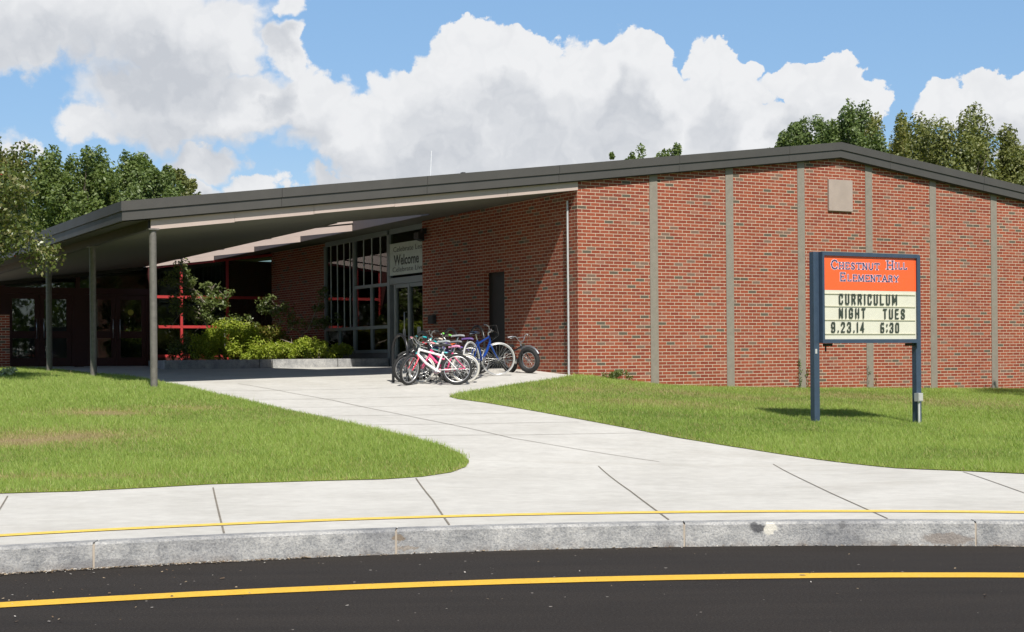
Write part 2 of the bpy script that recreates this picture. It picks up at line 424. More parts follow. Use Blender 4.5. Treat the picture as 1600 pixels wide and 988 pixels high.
# ------------------------------------------------------------------ terrain and picture-to-ground survey
P0 = np.array([(903-U0)/F*30.95, 30.95])     # building corner
def _corner():
    a, b = lvl(903, 440); return a/F*30.95
P0[0] = _corner()
def Wp(s, t, z=0.0): return Vector((P0[0] + AX*s + BX*t, P0[1] + AY*s + BY*t, z))
def at_z(u, v, z):
    a, b = lvl(u, v); Z = (H - z)*F/b
    return np.array([a/F*Z, Z])
MARKS = [(1188, 827, .075, .035, (.07, .07, .075, 1), .85), (1208, 829, .055, .045, (.66, .63, .55, 1), .9), (628, 832, .05, .03, (.20, .15, .10, 1), .8), (640, 847, .10, .015, (.26, .21, .16, 1), .6),
         (1490, 845, .22, .045, (.22, .18, .15, 1), .65), (1322, 824, .03, .03, (.12, .12, .12, 1), .6), (225, 853, .28, .05, (.17, .17, .18, 1), .5), (60, 880, .4, .035, (.2, .2, .21, 1), .45)]
def kerb_fit():
    px = [(0, 897), (186, 887), (400, 878), (620, 866), (800, 859), (1000, 855.5), (1200, 853.5), (1400, 853.5), (1600, 854)]
    P = np.array([at_z(u, v, 0.0) for u, v in px]); return np.polyfit(P[:, 0], P[:, 1], 2)
KF = kerb_fit(); GRAN = granite_mat()
def kerbY(x):
    xc = min(max(x, -9), 9); y = np.polyval(KF, xc); sl = 2*KF[0]*xc + KF[1]
    return y + sl*(x - xc)
ctl = []
for x in (-12, -8, -5, -2.5, 0, 2.5, 5, 8, 12): ctl.append((x, kerbY(x) + 0.05, 0.18))
for (u, v) in ((0, 770), (330, 757), (650, 746), (950, 730), (1208, 722), (1600, 741)):
    p = at_z(u, v, 0.24); ctl.append((p[0], p[1], 0.24))
ctl += [(-1.5, 18, .37), (-3, 21, .54), (.5, 21, .50), (-4, 24, .71), (-1, 24, .69), (-1.2, 28.7, .97), (-4, 27, .90), (-6.3, 26.7, 1.0), (-6.5, 28.7, 1.04),
        (1.35, 30.9, 1.10), (-7, 31, 1.15), (-9.5, 29, 1.14), (-9, 33, 1.22), (-3.2, 39.5, 1.27), (-10, 37, 1.275), (-12, 44, 1.31), (-7, 45.5, 1.31), (-14, 35, 1.25),
        (-15, 30, 1.16), (-9, 24, .82), (-7, 20, .48), (-13, 22, .6), (-13, 16, .24), (4.5, 23.5, .45), (6.2, 24.4, .36), (3.5, 19, .30), (7, 18.5, .22), (12, 20, .2), (10, 26, .36), (14, 30, .4),
        (2.5, 27, .74), (6, 46, 1.3), (16, 46, .9)]
for s, t, z in ((0, 1.3, 1.175), (-.1, 2.7, 1.235), (-1.2, 2.7, 1.20), (-3, 2.7, 1.14), (0, 6, 1.27), (-3, 6, 1.215), (-5.5, 3.5, 1.16)):
    p = Wp(s, t); ctl.append((p.x, p.y, z))
for s, z in ((1.0, .95), (1.9, .86), (3.7, .79), (7.6, .69), (11.4, .62), (16, .55)):
    p = Wp(s, 0); ctl.append((p.x, p.y, z))
C_ = np.array(ctl, float)
def _phi(r): return np.where(r > 1e-9, r*r*np.log(np.maximum(r, 1e-9)), 0.0)
n_ = len(C_); K = _phi(np.hypot(C_[:, None, 0]-C_[None, :, 0], C_[:, None, 1]-C_[None, :, 1])) + np.eye(n_)*0.6
Pm = np.c_[np.ones(n_), C_[:, :2]]
sol = np.linalg.solve(np.block([[K, Pm], [Pm.T, np.zeros((3, 3))]]), np.r_[C_[:, 2], 0, 0, 0])
def terr(x, y):
    x = np.clip(np.atleast_1d(np.asarray(x, float)), -16, 17); y = np.clip(np.atleast_1d(np.asarray(y, float)), 10.5, 46)
    r = np.hypot(x[:, None]-C_[None, :, 0], y[:, None]-C_[None, :, 1])
    return _phi(r) @ sol[:n_] + sol[n_] + sol[n_+1]*x + sol[n_+2]*y
def tz(x, y): return float(terr(x, y)[0])
def ground_px(u, v):
    """point of the ground seen at a surveyed picture position"""
    a, b = lvl(u, v); best = None
    Zs = np.linspace(10.5, 50, 1600); xs = a/F*Zs; zr = H - b/F*Zs; d = zr - terr(xs, Zs)
    i = np.argmax(d < 0) if (d < 0).any() else len(Zs)-1
    return float(xs[i]), float(Zs[i])

def cdt(outline, step, zoff, name, mat, zfun=None, kind='structure', inner=None):
    out = []
    for (xa, ya), (xb, yb) in zip(outline, list(outline[1:])+[outline[0]]):
        k = max(1, int(math.hypot(xb-xa, yb-ya)/step)); out += [Vector((xa+(xb-xa)*i/k, ya+(yb-ya)*i/k)) for i in range(k)]
    n = len(out)
    xs = [p.x for p in out]; ys = [p.y for p in out]
    pts = list(out)
    gx = np.arange(min(xs)+step/2, max(xs), step); gy = np.arange(min(ys)+step/2, max(ys), step)
    for x in gx:
        for y in gy: pts.append(Vector((float(x)+0.01*math.sin(y*9), float(y))))
    v, e, f, *_ = geometry.delaunay_2d_cdt(pts, [(i, (i+1) % n) for i in range(n)], [tuple(range(n))], 1, 1e-5)
    X = np.array([p.x for p in v]); Y = np.array([p.y for p in v])
    Z = (terr(X, Y) if zfun is None else zfun(X, Y)) + zoff
    me = bpy.data.meshes.new(name); me.from_pydata(list(zip(X.tolist(), Y.tolist(), Z.tolist())), [], [list(t) for t in f])
    me.polygons.foreach_set('use_smooth', [True]*len(me.polygons))
    me.materials.append(mat); me.update()
    # face up
    if me.polygons and sum(p.normal.z for p in me.polygons) < 0: me.flip_normals()
    o = bpy.data.objects.new(name, me); col.objects.link(o); tag(o, kind=kind); return o

# far ground sheet
def ground_mat():
    m, t, b = newmat('turf_soil')
    g = t.new('ShaderNodeNewGeometry').outputs['Position']
    n1 = t.noise(g, 0.8, 5, .6); n2 = t.noise(g, 18, 5, .7)
    c = t.ramp(n1, [(.3, (.15, .19, .035)), (.7, (.21, .25, .05))])
    c = t.mix(.6, c, t.ramp(n2, [(.3, (.5, .5, .45)), (.7, (1.3, 1.3, 1.2))]), 'MULTIPLY')
    t.put(b.inputs['Base Color'], c); b.inputs['Roughness'].default_value = .95; b.inputs['Specular IOR Level'].default_value = .1
    return m
GM = ground_mat()
gx = np.r_[-1800, -600, -200, -80, -40, np.arange(-24, 26, 1.0), 40, 80, 200, 600, 1800]
gy = np.r_[-1800, -400, -100, -20, 5, np.arange(9, 60, 1.0), 80, 150, 400, 1000, 2600]
XX, YY = np.meshgrid(gx, gy); ZZ = terr(XX.ravel(), YY.ravel()).reshape(XX.shape) - 0.10
KY = np.array([kerbY(x) for x in XX.ravel()]).reshape(XX.shape)
ZZ = np.where(YY < KY + 1.2, -0.08, ZZ)
m_, k_ = XX.shape
fs = [(j*k_+i, j*k_+i+1, (j+1)*k_+i+1, (j+1)*k_+i) for j in range(m_-1) for i in range(k_-1)]
me = bpy.data.meshes.new('ground'); me.from_pydata(np.c_[XX.ravel(), YY.ravel(), ZZ.ravel()].tolist(), [], fs); me.materials.append(GM)
go_ = bpy.data.objects.new('ground', me); col.objects.link(go_); tag(go_, kind='structure')

# road, kerb, paving
kx = np.linspace(-34, 34, 137)
kb = [(float(x), float(kerbY(x))) for x in kx]
road_poly = [(-34, -12)] + [(34, -12)] + [(x, y+0.02) for x, y in kb[::-1]]
def sheet_between(name, lo, hi, z, mat, n=1):
    """strip mesh between two functions of x"""
    v = []; f = []
    for i, x in enumerate(kx):
        for k in range(n+1):
            y = lo(x) + (hi(x)-lo(x))*k/n; v.append((x, y, z(x, y)))
    w = n+1
    for i in range(len(kx)-1):
        for k in range(n): f.append((i*w+k, (i+1)*w+k, (i+1)*w+k+1, i*w+k+1))
    me = bpy.data.meshes.new(name); me.from_pydata(v, [], f); me.materials.append(mat); me.update()
    o = bpy.data.objects.new(name, me); col.objects.link(o); return tag(o, kind='structure')
sheet_between('road', lambda x: -14.0, lambda x: kerbY(x)+0.02, lambda x, y: 0.0, ASPH, 10)
def fit_line(px, z):
    P = np.array([at_z(u, v, z) for u, v in px]); c = np.polyfit(P[:, 0], P[:, 1] - np.array([kerbY(x) for x in P[:, 0]]), 2)
    return lambda x: kerbY(x) + np.polyval(c, min(max(x, -5), 5))
rl = fit_line([(0, 946), (400, 926.5), (600, 916), (800, 909.5), (1000, 904.5), (1200, 901), (1600, 900)], 0)
sheet_between('road_marking', lambda x: rl(x)-.115, lambda x: rl(x)+.115, lambda x, y: 0.005, YEL, 1)
sl = fit_line([(0, 835), (330, 817), (700, 803.5), (1000, 798.5), (1300, 797), (1600, 798.5)], 0.2)

paving = [(x, y+0.15) for x, y in kb if -30 <= x <= 30] + [(30, 52), (-30, 52)]
cdt(paving, 0.7, 0.0, 'pavement', CONC)
sheet_between('pavement_marking', lambda x: sl(x)-.078, lambda x: sl(x)+.078, lambda x, y: tz(x, y)+0.006, YELP, 1)

def kerb():
    mb = MB(); jx = []
    for u in (186, 617, 1083, 1565):
        jx.append(float(at_z(u, 850, 0.09)[0]))
    d = jx[2]-jx[1]
    xs = sorted(jx + [jx[0]-d*k for k in range(1, 13)] + [jx[3]+d*k for k in range(1, 13)])
    for x0, x1 in zip(xs[:-1], xs[1:]):
        n = 5; off = random.uniform(-.004, .004)
        a0, a1 = x0+.007, x1-.007
        for k in range(n):
            p, q2 = a0+(a1-a0)*k/n, a0+(a1-a0)*(k+1)/n
            yp, yq = kerbY(p)+off, kerbY(q2)+off
            t0 = tz(p, kerbY(p)+.1)+.004; t1 = tz(q2, kerbY(q2)+.1)+.004
            # chamfered top nose
            prof = lambda x, y, zt: [(x, y, -.12), (x, y+.012, zt-.018), (x, y+.03, zt), (x, y+.165, zt+.001), (x, y+.165, -.12)]
            A = prof(p, yp, t0); B = prof(q2, yq, t1)
            fsx = [(i, 5+i, 5+(i+1) % 5, (i+1) % 5) for i in range(5)]
            mb.add(A+B, [tuple(reversed(f)) for f in fsx], 0, False)
            if k == 0: mb.add(A, [(0, 1, 2, 3, 4)])
            if k == n-1: mb.add(B, [(4, 3, 2, 1, 0)])
        # mortar in the joint
        yj = kerbY(x1); zt = tz(x1, yj+.1)
        mb.box(x1-.008, x1+.008, yj+.01, yj+.16, -.1, zt-.012, 1)
    return tag(mb.build('kerb', [GRAN, paint('kerb_mortar', (.42, .36, .29), .9)]), kind='structure')
kerb()

def debris():
    r = np.random.default_rng(77); n = 2600
    x = np.concatenate([r.uniform(-6, 7, n//2), r.normal(-2.9, .9, n//2)]); y = np.array([kerbY(v) for v in x]) - np.abs(r.normal(0, .035, n)) - .005
    far_ = r.random(n) < .10; y = np.where(far_, y - r.uniform(0, 2.6, n), y)
    sz = r.uniform(.003, .009, n)*np.where(r.random(n) < .06, 2.2, 1); th = r.uniform(0, 6.28, n); asp = r.uniform(.25, 1, n)
    V = np.empty((n, 4, 3)); zt = .004 + r.uniform(.001, .006, n)
    for k, (cx, cy) in enumerate(((-1, -1), (1, -1), (1, 1), (-1, 1))):
        V[:, k, 0] = x + sz*(cx*np.cos(th) - cy*asp*np.sin(th)); V[:, k, 1] = y + sz*(cx*np.sin(th) + cy*asp*np.cos(th)); V[:, k, 2] = zt + (.006 if k in (1, 2) else 0)*r.random(n)
    ms = [paint('tan_grit', (.30, .23, .15), .9), paint('pale_grit', (.45, .42, .38), .9), paint('brown_litter', (.14, .09, .05), .9)]
    o = np_mesh('gutter_debris', V.reshape(-1, 3), 4, ms, mat_idx=r.integers(0, 3, n)); tag(o, 'grit, straw and leaf crumbs gathered along the foot of the granite kerb', 'debris', kind='stuff')
debris()
# paving joints: dirt filled saw cuts
def joint(pxs, w=0.013):
    pts = [Vector((*ground_px(u, v), 0)) for u, v in pxs]; dense = []
    for a, b in zip(pts[:-1], pts[1:]):
        k = max(1, int((b-a).length/0.35))
        dense += [a + (b-a)*i/k for i in range(k)]
    dense.append(pts[-1]); return dense, w
jm = MB()
JT = [([(12, 776), (-12, 815)], .013), ([(333, 763), (350, 834)], .015), ([(650, 748), (676, 782), (702, 821)], .015), ([(935, 729), (985, 768), (1045, 813)], .014),
      ([(1208, 726), (1300, 772), (1387, 811)], .013), ([(1505, 738), (1640, 785)], .012),
      ([(372, 600), (520, 626), (660, 655), (800, 685), (900, 702), (1030, 722)], .014)]
for v, u0, u1 in ((611, 330, 600), (624, 395, 690), (637, 440, 735), (650, 500, 810), (664, 570, 905), (681, 640, 1020)):
    JT.append(([(u0, v+.5), ((u0+u1)/2, v-1), (u1, v-4)], .016))
for v, u0, u1 in ((591, 440, 640), (597, 560, 640)): JT.append(([(u0, v), (u1, v-2)], .014))
for pxs, w in JT:
    d, w = joint(pxs, w)
    for a, b in zip(d[:-1], d[1:]):
        nrm = Vector((-(b-a).y, (b-a).x, 0)).normalized()*w/2
        q4 = [a-nrm, b-nrm, b+nrm, a+nrm]
        jm.add([(p.x, p.y, tz(p.x, p.y)+.0045) for p in q4], [(0, 1, 2, 3)])
tag(jm.build('pavement_joint', paint('joint_dirt', (.20, .175, .14), .95, 0, .3, 20)), kind='structure')

# lawns
lawnL_px = [(-140, 778), (0, 772), (120, 769), (330, 758), (500, 752.5), (600, 750), (660, 746), (705, 739), (728, 730), (733, 722), (722, 711), (690, 697), (620, 679), (500, 652), (400, 630), (330, 615), (290, 606), (250, 599), (228, 594), (190, 589), (140, 585), (90, 580), (40, 577)]
LL = [ground_px(u, v) for u, v in lawnL_px]
LL = [(-26, kerbY(-26)+3.2), (-16, kerbY(-16)+3.5)] + LL + [(-12.2, 35.5), (-16, 34.6), (-26, 34)]
lawnR_px = [(1760, 752), (1600, 741), (1400, 732.5), (1280, 719), (1180, 704), (1050, 683), (950, 664), (830, 642), (760, 630), (715, 624), (702, 620.5), (722, 615), (800, 602.5), (860, 594.5), (902, 588)]
LR = [ground_px(u, v) for u, v in lawnR_px]
LR += [tuple(Wp(0.25, -0.02)[:2]), tuple(Wp(22, -.02)[:2]), (28, 38), (28, kerbY(26)+3.6), (14, kerbY(14)+3.9)]
DIRT = ground_px(95, 684); DIRT2 = ground_px(20, 692); DIRT3 = ground_px(165, 647); DIRTR = ground_px(1020, 632)
LAWNM = ground_mat(); LAWNM.name = 'lawn_soil'
def worn(m):
    t = NT(m.node_tree); b = m.node_tree.nodes['Principled BSDF']; src = b.inputs['Base Color'].links[0].from_socket
    g = t.new('ShaderNodeNewGeometry').outputs['Position']
    wv = t.vec('ADD', g, t.vec('MULTIPLY', t.vec('SUBTRACT', t.noise(g, 2.2, 5, .7, color=True), (.5, .5, .5)), (1.2, 1.0, 0)))
    for (dx, dy), rx, ry in ((DIRT, 1.1, .6), (DIRT2, .9, .5), (DIRT3, .55, .3)):
        d = t.vec('LENGTH', t.vec('MULTIPLY', t.vec('SUBTRACT', wv, (dx, dy, 0)), (1/rx, 1/ry, 0)))
        src = t.mix(t.math('MULTIPLY', t.smooth(d, 1.15, .4), .75), src, t.ramp(t.noise(g, 25, 4, .7), [(.3, (.17, .115, .065)), (.7, (.32, .23, .14))]))
    t.put(b.inputs['Base Color'], src)
worn(LAWNM)
tl = cdt(LL, 0.5, 0.007, 'lawn_ground', LAWNM); tr_ = cdt(LR, 0.5, 0.007, 'lawn_ground', LAWNM)

def inside(poly, x, y):
    c = np.zeros(len(x), bool); n = len(poly); j = n-1
    for i in range(n):
        xi, yi = poly[i]; xj, yj = poly[j]
        cond = ((yi > y) != (yj > y)) & (x < (xj-xi)*(y-yi)/((yj-yi) if abs(yj-yi) > 1e-9 else 1e-9) + xi)
        c ^= cond; j = i
    return c
def vnoise(x, y, sc, seed):
    r = np.random.default_rng(seed); T = r.random((64, 64))
    fx, fy = x*sc, y*sc; ix, iy = np.floor(fx).astype(int), np.floor(fy).astype(int)
    tx, ty = fx-ix, fy-iy; tx = tx*tx*(3-2*tx); ty = ty*ty*(3-2*ty)
    g = lambda a, b: T[a % 64, b % 64]
    return (g(ix, iy)*(1-tx)+g(ix+1, iy)*tx)*(1-ty) + (g(ix, iy+1)*(1-tx)+g(ix+1, iy+1)*tx)*ty
GRASSM = [leaf_mat('grass_blades', [(.23, .33, .065), (.32, .42, .095), (.44, .51, .17)], .45, .5, .35, .45),
          leaf_mat('grass_blades_dry', [(.24, .20, .09), (.36, .30, .14), (.46, .40, .21)], .3, .7, .2, 1.2),
          leaf_mat('grass_blades_dark', [(.14, .215, .045), (.19, .28, .06), (.25, .34, .08)], .42, .5, .3, 1.2)]
def grass(name, poly, dens, seed, side):
    r = np.random.default_rng(seed)
    P = np.array(poly); x0, x1 = max(P[:, 0].min(), -13.5), min(P[:, 0].max(), 14.5); y0, y1 = P[:, 1].min(), min(P[:, 1].max(), 39)
    n = int((x1-x0)*(y1-y0)*dens); x = r.uniform(x0, x1, n); y = r.uniform(y0, y1, n)
    ok = inside(poly, x + r.normal(0, .03, n), y + r.normal(0, .03, n)) & (np.abs(x) < y*0.345 + 0.6)
    ok &= r.random(n) < np.clip(1.25 - (y-15)*0.022, .6, 1)
    x, y = x[ok], y[ok]
    pat = vnoise(x, y, .55, seed+1)*.6 + vnoise(x, y, 1.9, seed+2)*.4
    kp = np.ones(len(x), bool); dry = np.zeros(len(x))
    for (dx, dy), rx, ry in ((DIRT, 1.25, .75), (DIRT2, 1.1, .7), (DIRT3, .8, .45), (ground_px(300, 640), .6, .3), (ground_px(60, 748), 1.2, .2)) if side == 'L' else ((DIRTR, 1.8, .8), (ground_px(1090, 618), 2.2, 1.0), (ground_px(1330, 621), 1.6, 1.2), (ground_px(1500, 632), 1.6, 1.6), (ground_px(900, 612), .8, .6)):
        g = np.exp(-(((x-dx)/rx)**2 + ((y-dy)/ry)**2))*(.6+.8*vnoise(x, y, 5, seed+5)); dry = np.maximum(dry, g)
    rim = ~inside(poly, x, y-.16); dry = np.maximum(dry, rim*.45*vnoise(x, y, 3, seed+9))
    kp &= r.random(len(x)) > dry*(.82 if side == 'L' else .35)
    x, y, pat, dry = x[kp], y[kp], pat[kp], dry[kp]; n = len(x)
    z = np.concatenate([terr(x[i:i+60000], y[i:i+60000]) for i in range(0, n, 60000)]) + .008
    h = r.gamma(7, .0056, n)*(.7+.65*pat); w = r.uniform(.0032, .0068, n)*np.clip(y/17, 1, 1.8)
    th = r.uniform(0, 2*np.pi, n); ln = r.normal(0, .42, (n, 2)); ln[:, 0] -= .1
    cx, sx = np.cos(th)*w/2, np.sin(th)*w/2
    V = np.empty((n, 3, 3)); V[:, 0] = np.c_[x-cx, y-sx, z]; V[:, 1] = np.c_[x+cx, y+sx, z]
    V[:, 2] = np.c_[x+ln[:, 0]*h, y+ln[:, 1]*h, z+h]
    mi = np.where(r.random(n) < .05 + dry*(1.0 if side == 'L' else .6) + .10*(pat < .3), 1, np.where(r.random(n) < np.clip((.62-pat)*1.6, .06, .8)*(.75 if side == 'L' else 1.15), 2, 0))
    print(name, n)
    o = np_mesh(name, V.reshape(-1, 3), 3, GRASSM, mat_idx=mi); return o
gl_ = grass('grass', LL, 3900, 21, 'L'); tag(gl_, 'short sunlit lawn grass left of the entrance walk, worn brown in patches', 'grass', kind='stuff')
gr_ = grass('grass', LR, 3400, 31, 'R'); tag(gr_, 'lawn grass between the entrance walk and the long brick wall, round the school sign', 'grass', kind='stuff')
# ------------------------------------------------------------------ the school building (local frame: x=s, y=t)
bld = empty('school_building', (P0[0], P0[1], 0), TH)
tag(bld, 'long low red brick school with shallow gabled roof and deep entrance canopy', 'school')
RS = 6.7
def zs(s, t): return 4.78 + 0.1235*(s if s < RS else 2*RS - s) - 0.010*max(t, 0)
def strip(mb, s0, s1, t0, t1, lo, hi, mi=0):
    cuts = [s0] + ([RS] if s0 < RS < s1 else []) + [s1]
    for a, b in zip(cuts[:-1], cuts[1:]):
        z = lambda s, t, o: zs(s, t) + o
        mb.hexa([(a, t0, z(a, t0, lo)), (b, t0, z(b, t0, lo)), (b, t1, z(b, t1, lo)), (a, t1, z(a, t1, lo)),
                 (a, t0, z(a, t0, hi)), (b, t0, z(b, t0, hi)), (b, t1, z(b, t1, hi)), (a, t1, z(a, t1, hi))], mi)
SE, SRR = -3.5, -1.3
TD = 30.0; SR_END = 22.5; SL = -9.12
HOLES_T = [(3.9, 8.0), (8.28, 11.3), (11.58, 14.7), (14.98, 18.1)]
# wall with raked top
def wall_s(mb, s0, s1, t0, t1, z0, top=0.165):
    cuts = [s0] + ([RS] if s0 < RS < s1 else []) + [s1]
    for a, b in zip(cuts[:-1], cuts[1:]):
        mb.hexa([(a, t0, z0), (b, t0, z0), (b, t1, z0), (a, t1, z0), (a, t0, zs(a, t0)+top), (b, t0, zs(b, t0)+top), (b, t1, zs(b, t1)+top), (a, t1, zs(a, t1)+top)])
PW = .098; PS = [1.825 + 1.93*k for k in range(11)]
fw = MB(); edges = [0.0]
for p in PS: edges += [p-PW, p+PW]
edges.append(SR_END)
for a, b in zip(edges[0::2], edges[1::2]): wall_s(fw, a, b, 0, .30, 0.1)
o = fw.build('front_wall', BRICK, bld); o['label'] = 'sunlit red brick gable wall split by flat grey pilasters'
for p in PS:
    m = MB(); wall_s(m, p-PW, p+PW, -.012, .28, 0.1, .16); m.build('pilaster', M_PIL, bld)
sw = MB()
sw.box(0, .30, .30, 2.98, .6, 4.5); sw.box(0, .30, 3.92, 6.94, .6, 4.5); sw.box(0, .30, 2.98, 3.92, 3.33, 4.5)
# fill to soffit
sw.hexa([(0, .30, 4.5), (.30, .30, 4.5), (.30, 6.94, 4.5), (0, 6.94, 4.5), (0, .30, zs(0, .3)-.004), (.30, .30, zs(0, .3)-.004), (.30, 6.94, zs(0, 6.94)-.004), (0, 6.94, zs(0, 6.94)-.004)])
o = sw.build('side_wall', BRICK, bld); o['label'] = 'brick wall under the canopy beside the bicycles, half in shade'
bd = MB(); bd.box(.14, .20, 2.98, 3.92, .9, 3.33)
dd = bd.build('door', M_DOORBLK, bld); dd['label'] = 'black flush door in the brick side wall'
MB().box(.12, .139, 3.74, 3.80, 1.95, 2.15).build('handle', M_DARK, dd)
rw = MB(); rw.box(.5, .8, 14.0, 18.2, .9, zs(.5, 16)-.0)
o = rw.build('courtyard_wall', BRICK, bld)
lw = MB(); lw.box(-20, -7.53, 16.5, 16.8, .9, zs(-8, 16)-.01 - .9)
lw.build('wing_wall', BRICK, bld)
ob = MB()
ob.box(SR_END-.3, SR_END, .30, TD, -.2, 3.2); ob.box(-20, SR_END-.3, TD-.3, TD, .2, 3.6)
ob.build('rear_wall', BRICK, bld)
dark = MB()   # interior partitions
dark.box(4.6, 4.7, .3, 18.2, .9, 5.0); dark.box(.3, 4.6, 6.85, 6.94, .9, 4.7); dark.box(.8, 4.6, 14.1, 14.2, .9, 4.7)
dark.box(-7.5, 4.6, 22.5, 22.6, .9, 4.7); dark.box(-7.6, -7.5, 18.2, 22.6, .9, 4.4)
wallfill = MB(); wallfill.hexa([(-7.5, 18.27, zs(-7.5, 18.2)-.03), (.5, 18.27, zs(.5, 18.2)-.03), (.5, 18.33, zs(.5, 18.2)-.03), (-7.5, 18.33, zs(-7.5, 18.2)-.03), (-7.5, 18.27, zs(-7.5, 18.2)+.165), (.5, 18.27, zs(.5, 18.2)+.165), (.5, 18.33, zs(.5, 18.2)+.165), (-7.5, 18.33, zs(-7.5, 18.2)+.165)]); wallfill.build('window_header', M_BEAMD, bld)
dark.build('interior_wall', paint('interior_wall_paint', (.24, .25, .20), .8), bld)
fl = MB(); fl.box(.52, 4.6, 6.94, 14.1, 1.20, 1.30); fl.box(-7.5, 4.6, 18.25, 22.5, 1.22, 1.315); fl.build('interior_floor', M_FLOORI, bld)
# roof deck and soffit
rf = MB()
strip(rf, SL+.03, SE, -.10, TD, .17, .485); strip(rf, SE, SRR, -.10, 3.9, .17, .485)
strip(rf, SRR, SR_END+.1, -.10, TD, .17, .485); strip(rf, SE, SRR, 18.1, TD, .17, .485)
for (a, b), (c, d) in zip(HOLES_T[:-1], HOLES_T[1:]): strip(rf, SE, SRR, b, c, .17, .485)
rf.build('roof', M_ROOF, bld)
so = MB()
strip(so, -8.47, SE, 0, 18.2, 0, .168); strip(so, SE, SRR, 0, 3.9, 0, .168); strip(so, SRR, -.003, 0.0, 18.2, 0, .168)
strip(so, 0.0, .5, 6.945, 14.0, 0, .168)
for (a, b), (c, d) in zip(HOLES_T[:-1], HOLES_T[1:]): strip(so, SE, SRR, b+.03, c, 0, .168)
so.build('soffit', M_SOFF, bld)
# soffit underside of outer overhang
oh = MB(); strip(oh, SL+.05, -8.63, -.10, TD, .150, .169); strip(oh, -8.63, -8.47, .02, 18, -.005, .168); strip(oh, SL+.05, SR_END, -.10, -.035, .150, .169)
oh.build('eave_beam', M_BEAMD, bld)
fa = MB()
for k in range(11):
    a, b = SL-.02+2.88*k, min(SL-.02+2.88*(k+1)-.007, SR_END+.2)
    if b > a:
        m = MB(); strip(m, a, b, -.165, -.103, .335, .50); strip(m, max(a, SL), b, -.140, -.102, .17, .334); m.build('fascia_panel', M_FASC, bld)
strip(fa, SL-.02, SL+.03, -.103, TD, .335, .50); strip(fa, SL, SL+.03, -.102, TD, .17, .335)
strip(fa, SR_END+.13, SR_END+.18, -.102, TD, .17, .50)
fo = fa.build('fascia', M_FASC, bld)
tm = MB()
# dented taupe board along the canopy's front edge, built in lengths
bs = [-8.6, -7.1, -5.62, -5.60, -4.0, -1.6, 0.0]
for i, (a, b) in enumerate(zip(bs[:-1], bs[1:])):
    d = (-.012, 0.0, 0, .008, 0, 0)[i]
    tm = MB(); strip(tm, a+.002, b-.002, -.034, -.002, -.012+d, .168); tm.build('fascia_board', M_PINK, bld)
for k, (a, b) in enumerate(HOLES_T):      # boards round the courtyard opening
    for (t0_, t1_, l_, h_) in ((b, b+.029, -.02, .13), (b-.03, b+.03, .165, .47)):
        tm = MB(); strip(tm, SE, SRR-.03, t0_, t1_, l_, h_); tm.build('fascia_board', M_PINK, bld)
tsd = MB()
MT = paint('unlit_taupe_trim', (.10, .085, .09), .6)  # taupe trim with the shade of its unlit side faces put into the colour
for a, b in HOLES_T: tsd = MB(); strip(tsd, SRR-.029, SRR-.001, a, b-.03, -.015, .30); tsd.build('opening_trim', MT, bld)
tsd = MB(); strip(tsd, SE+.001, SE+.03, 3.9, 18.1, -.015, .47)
tsd.build('opening_trim', paint('unlit_taupe_trim', (.17, .145, .15), .6), bld)  # same taupe trim, shade painted in less deeply
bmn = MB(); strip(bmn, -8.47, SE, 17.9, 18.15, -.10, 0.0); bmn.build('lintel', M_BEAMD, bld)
# canopy posts
for t_, lab in ((.02, None), (4.0, None), (7.62, None)):
    w = Wp(-8.55, t_); zb = tz(w.x, w.y)
    m = MB(); m.tube([(-8.55, t_, zb-.1), (-8.55, t_, zs(-8.55, t_)+.0)], .062, 16); m.box(-8.64, -8.46, t_-.09, t_+.09, zs(-8.55, t_)-.03, zs(-8.55, t_)-.004)
    m.box(-8.66, -8.44, t_-.11, t_+.11, zb-.02, zb+.012)
    p = m.build('canopy_post', M_STEEL, bld)
# courtyard red framed window (t=18.2)
def frame(mb, axis, fixed, depth, bars):
    for (a0, a1, z0, z1) in bars:
        if axis == 's': mb.box(a0, a1, fixed, fixed+depth, z0, z1)
        else: mb.box(fixed, fixed+depth, a0, a1, z0, z1)
TR = 18.2; ztop = lambda s: zs(s, TR)
win = empty('courtyard_window', (0, 0, 0), 0, bld)
f = MB(); H0 = 1.31
frame(f, 's', TR-.04, .10, [(-2.335, -2.265, H0, ztop(-2.3)-.01), (-.93, -.86, H0, ztop(-.9)-.01), (-3.10, -3.03, H0, ztop(-3.06)-.01)])
for z in (3.32, 2.45, 1.60):
    e = .30 if z > 3 else .46
    for a, b in ((-3.03, -2.335), (-2.265, -.93), (-.86, e)): f.box(a, b, TR-.035, TR+.05, z-.04, z+.04)
for a, b in ((-3.03, -2.335), (-2.265, -.93), (-.86, .5)):
    f.hexa([(a, TR-.035, ztop(a)-.08), (b, TR-.035, ztop(b)-.08), (b, TR+.05, ztop(b)-.08), (a, TR+.05, ztop(a)-.08), (a, TR-.035, ztop(a)-.005), (b, TR-.035, ztop(b)-.005), (b, TR+.05, ztop(b)-.005), (a, TR+.05, ztop(a)-.005)])
f.build('window_frame', M_RED, win)
MB().box(-3.03, .5, TR-.03, TR+.04, 1.2, 1.56).build('sill_panel', M_MAROON, win)
for a, b in ((-3.03, -2.335), (-2.265, -.93), (-.86, .5)):
    m = MB(); m.hexa([(a, TR, 1.64), (b, TR, 1.64), (b, TR+.008, 1.64), (a, TR+.008, 1.64), (a, TR, ztop(a)-.03), (b, TR, ztop(b)-.03), (b, TR+.008, ztop(b)-.03), (a, TR+.008, ztop(a)-.03)]); m.build('pane', GLASS, win)
bl = MB()
for k in range(7): bl.box(-.2+.1*k, -.14+.1*k, TR+.25, TR+.27, 1.7, 3.28)
bl.build('curtain', paint('grey_curtain', (.20, .23, .23), .9), win)
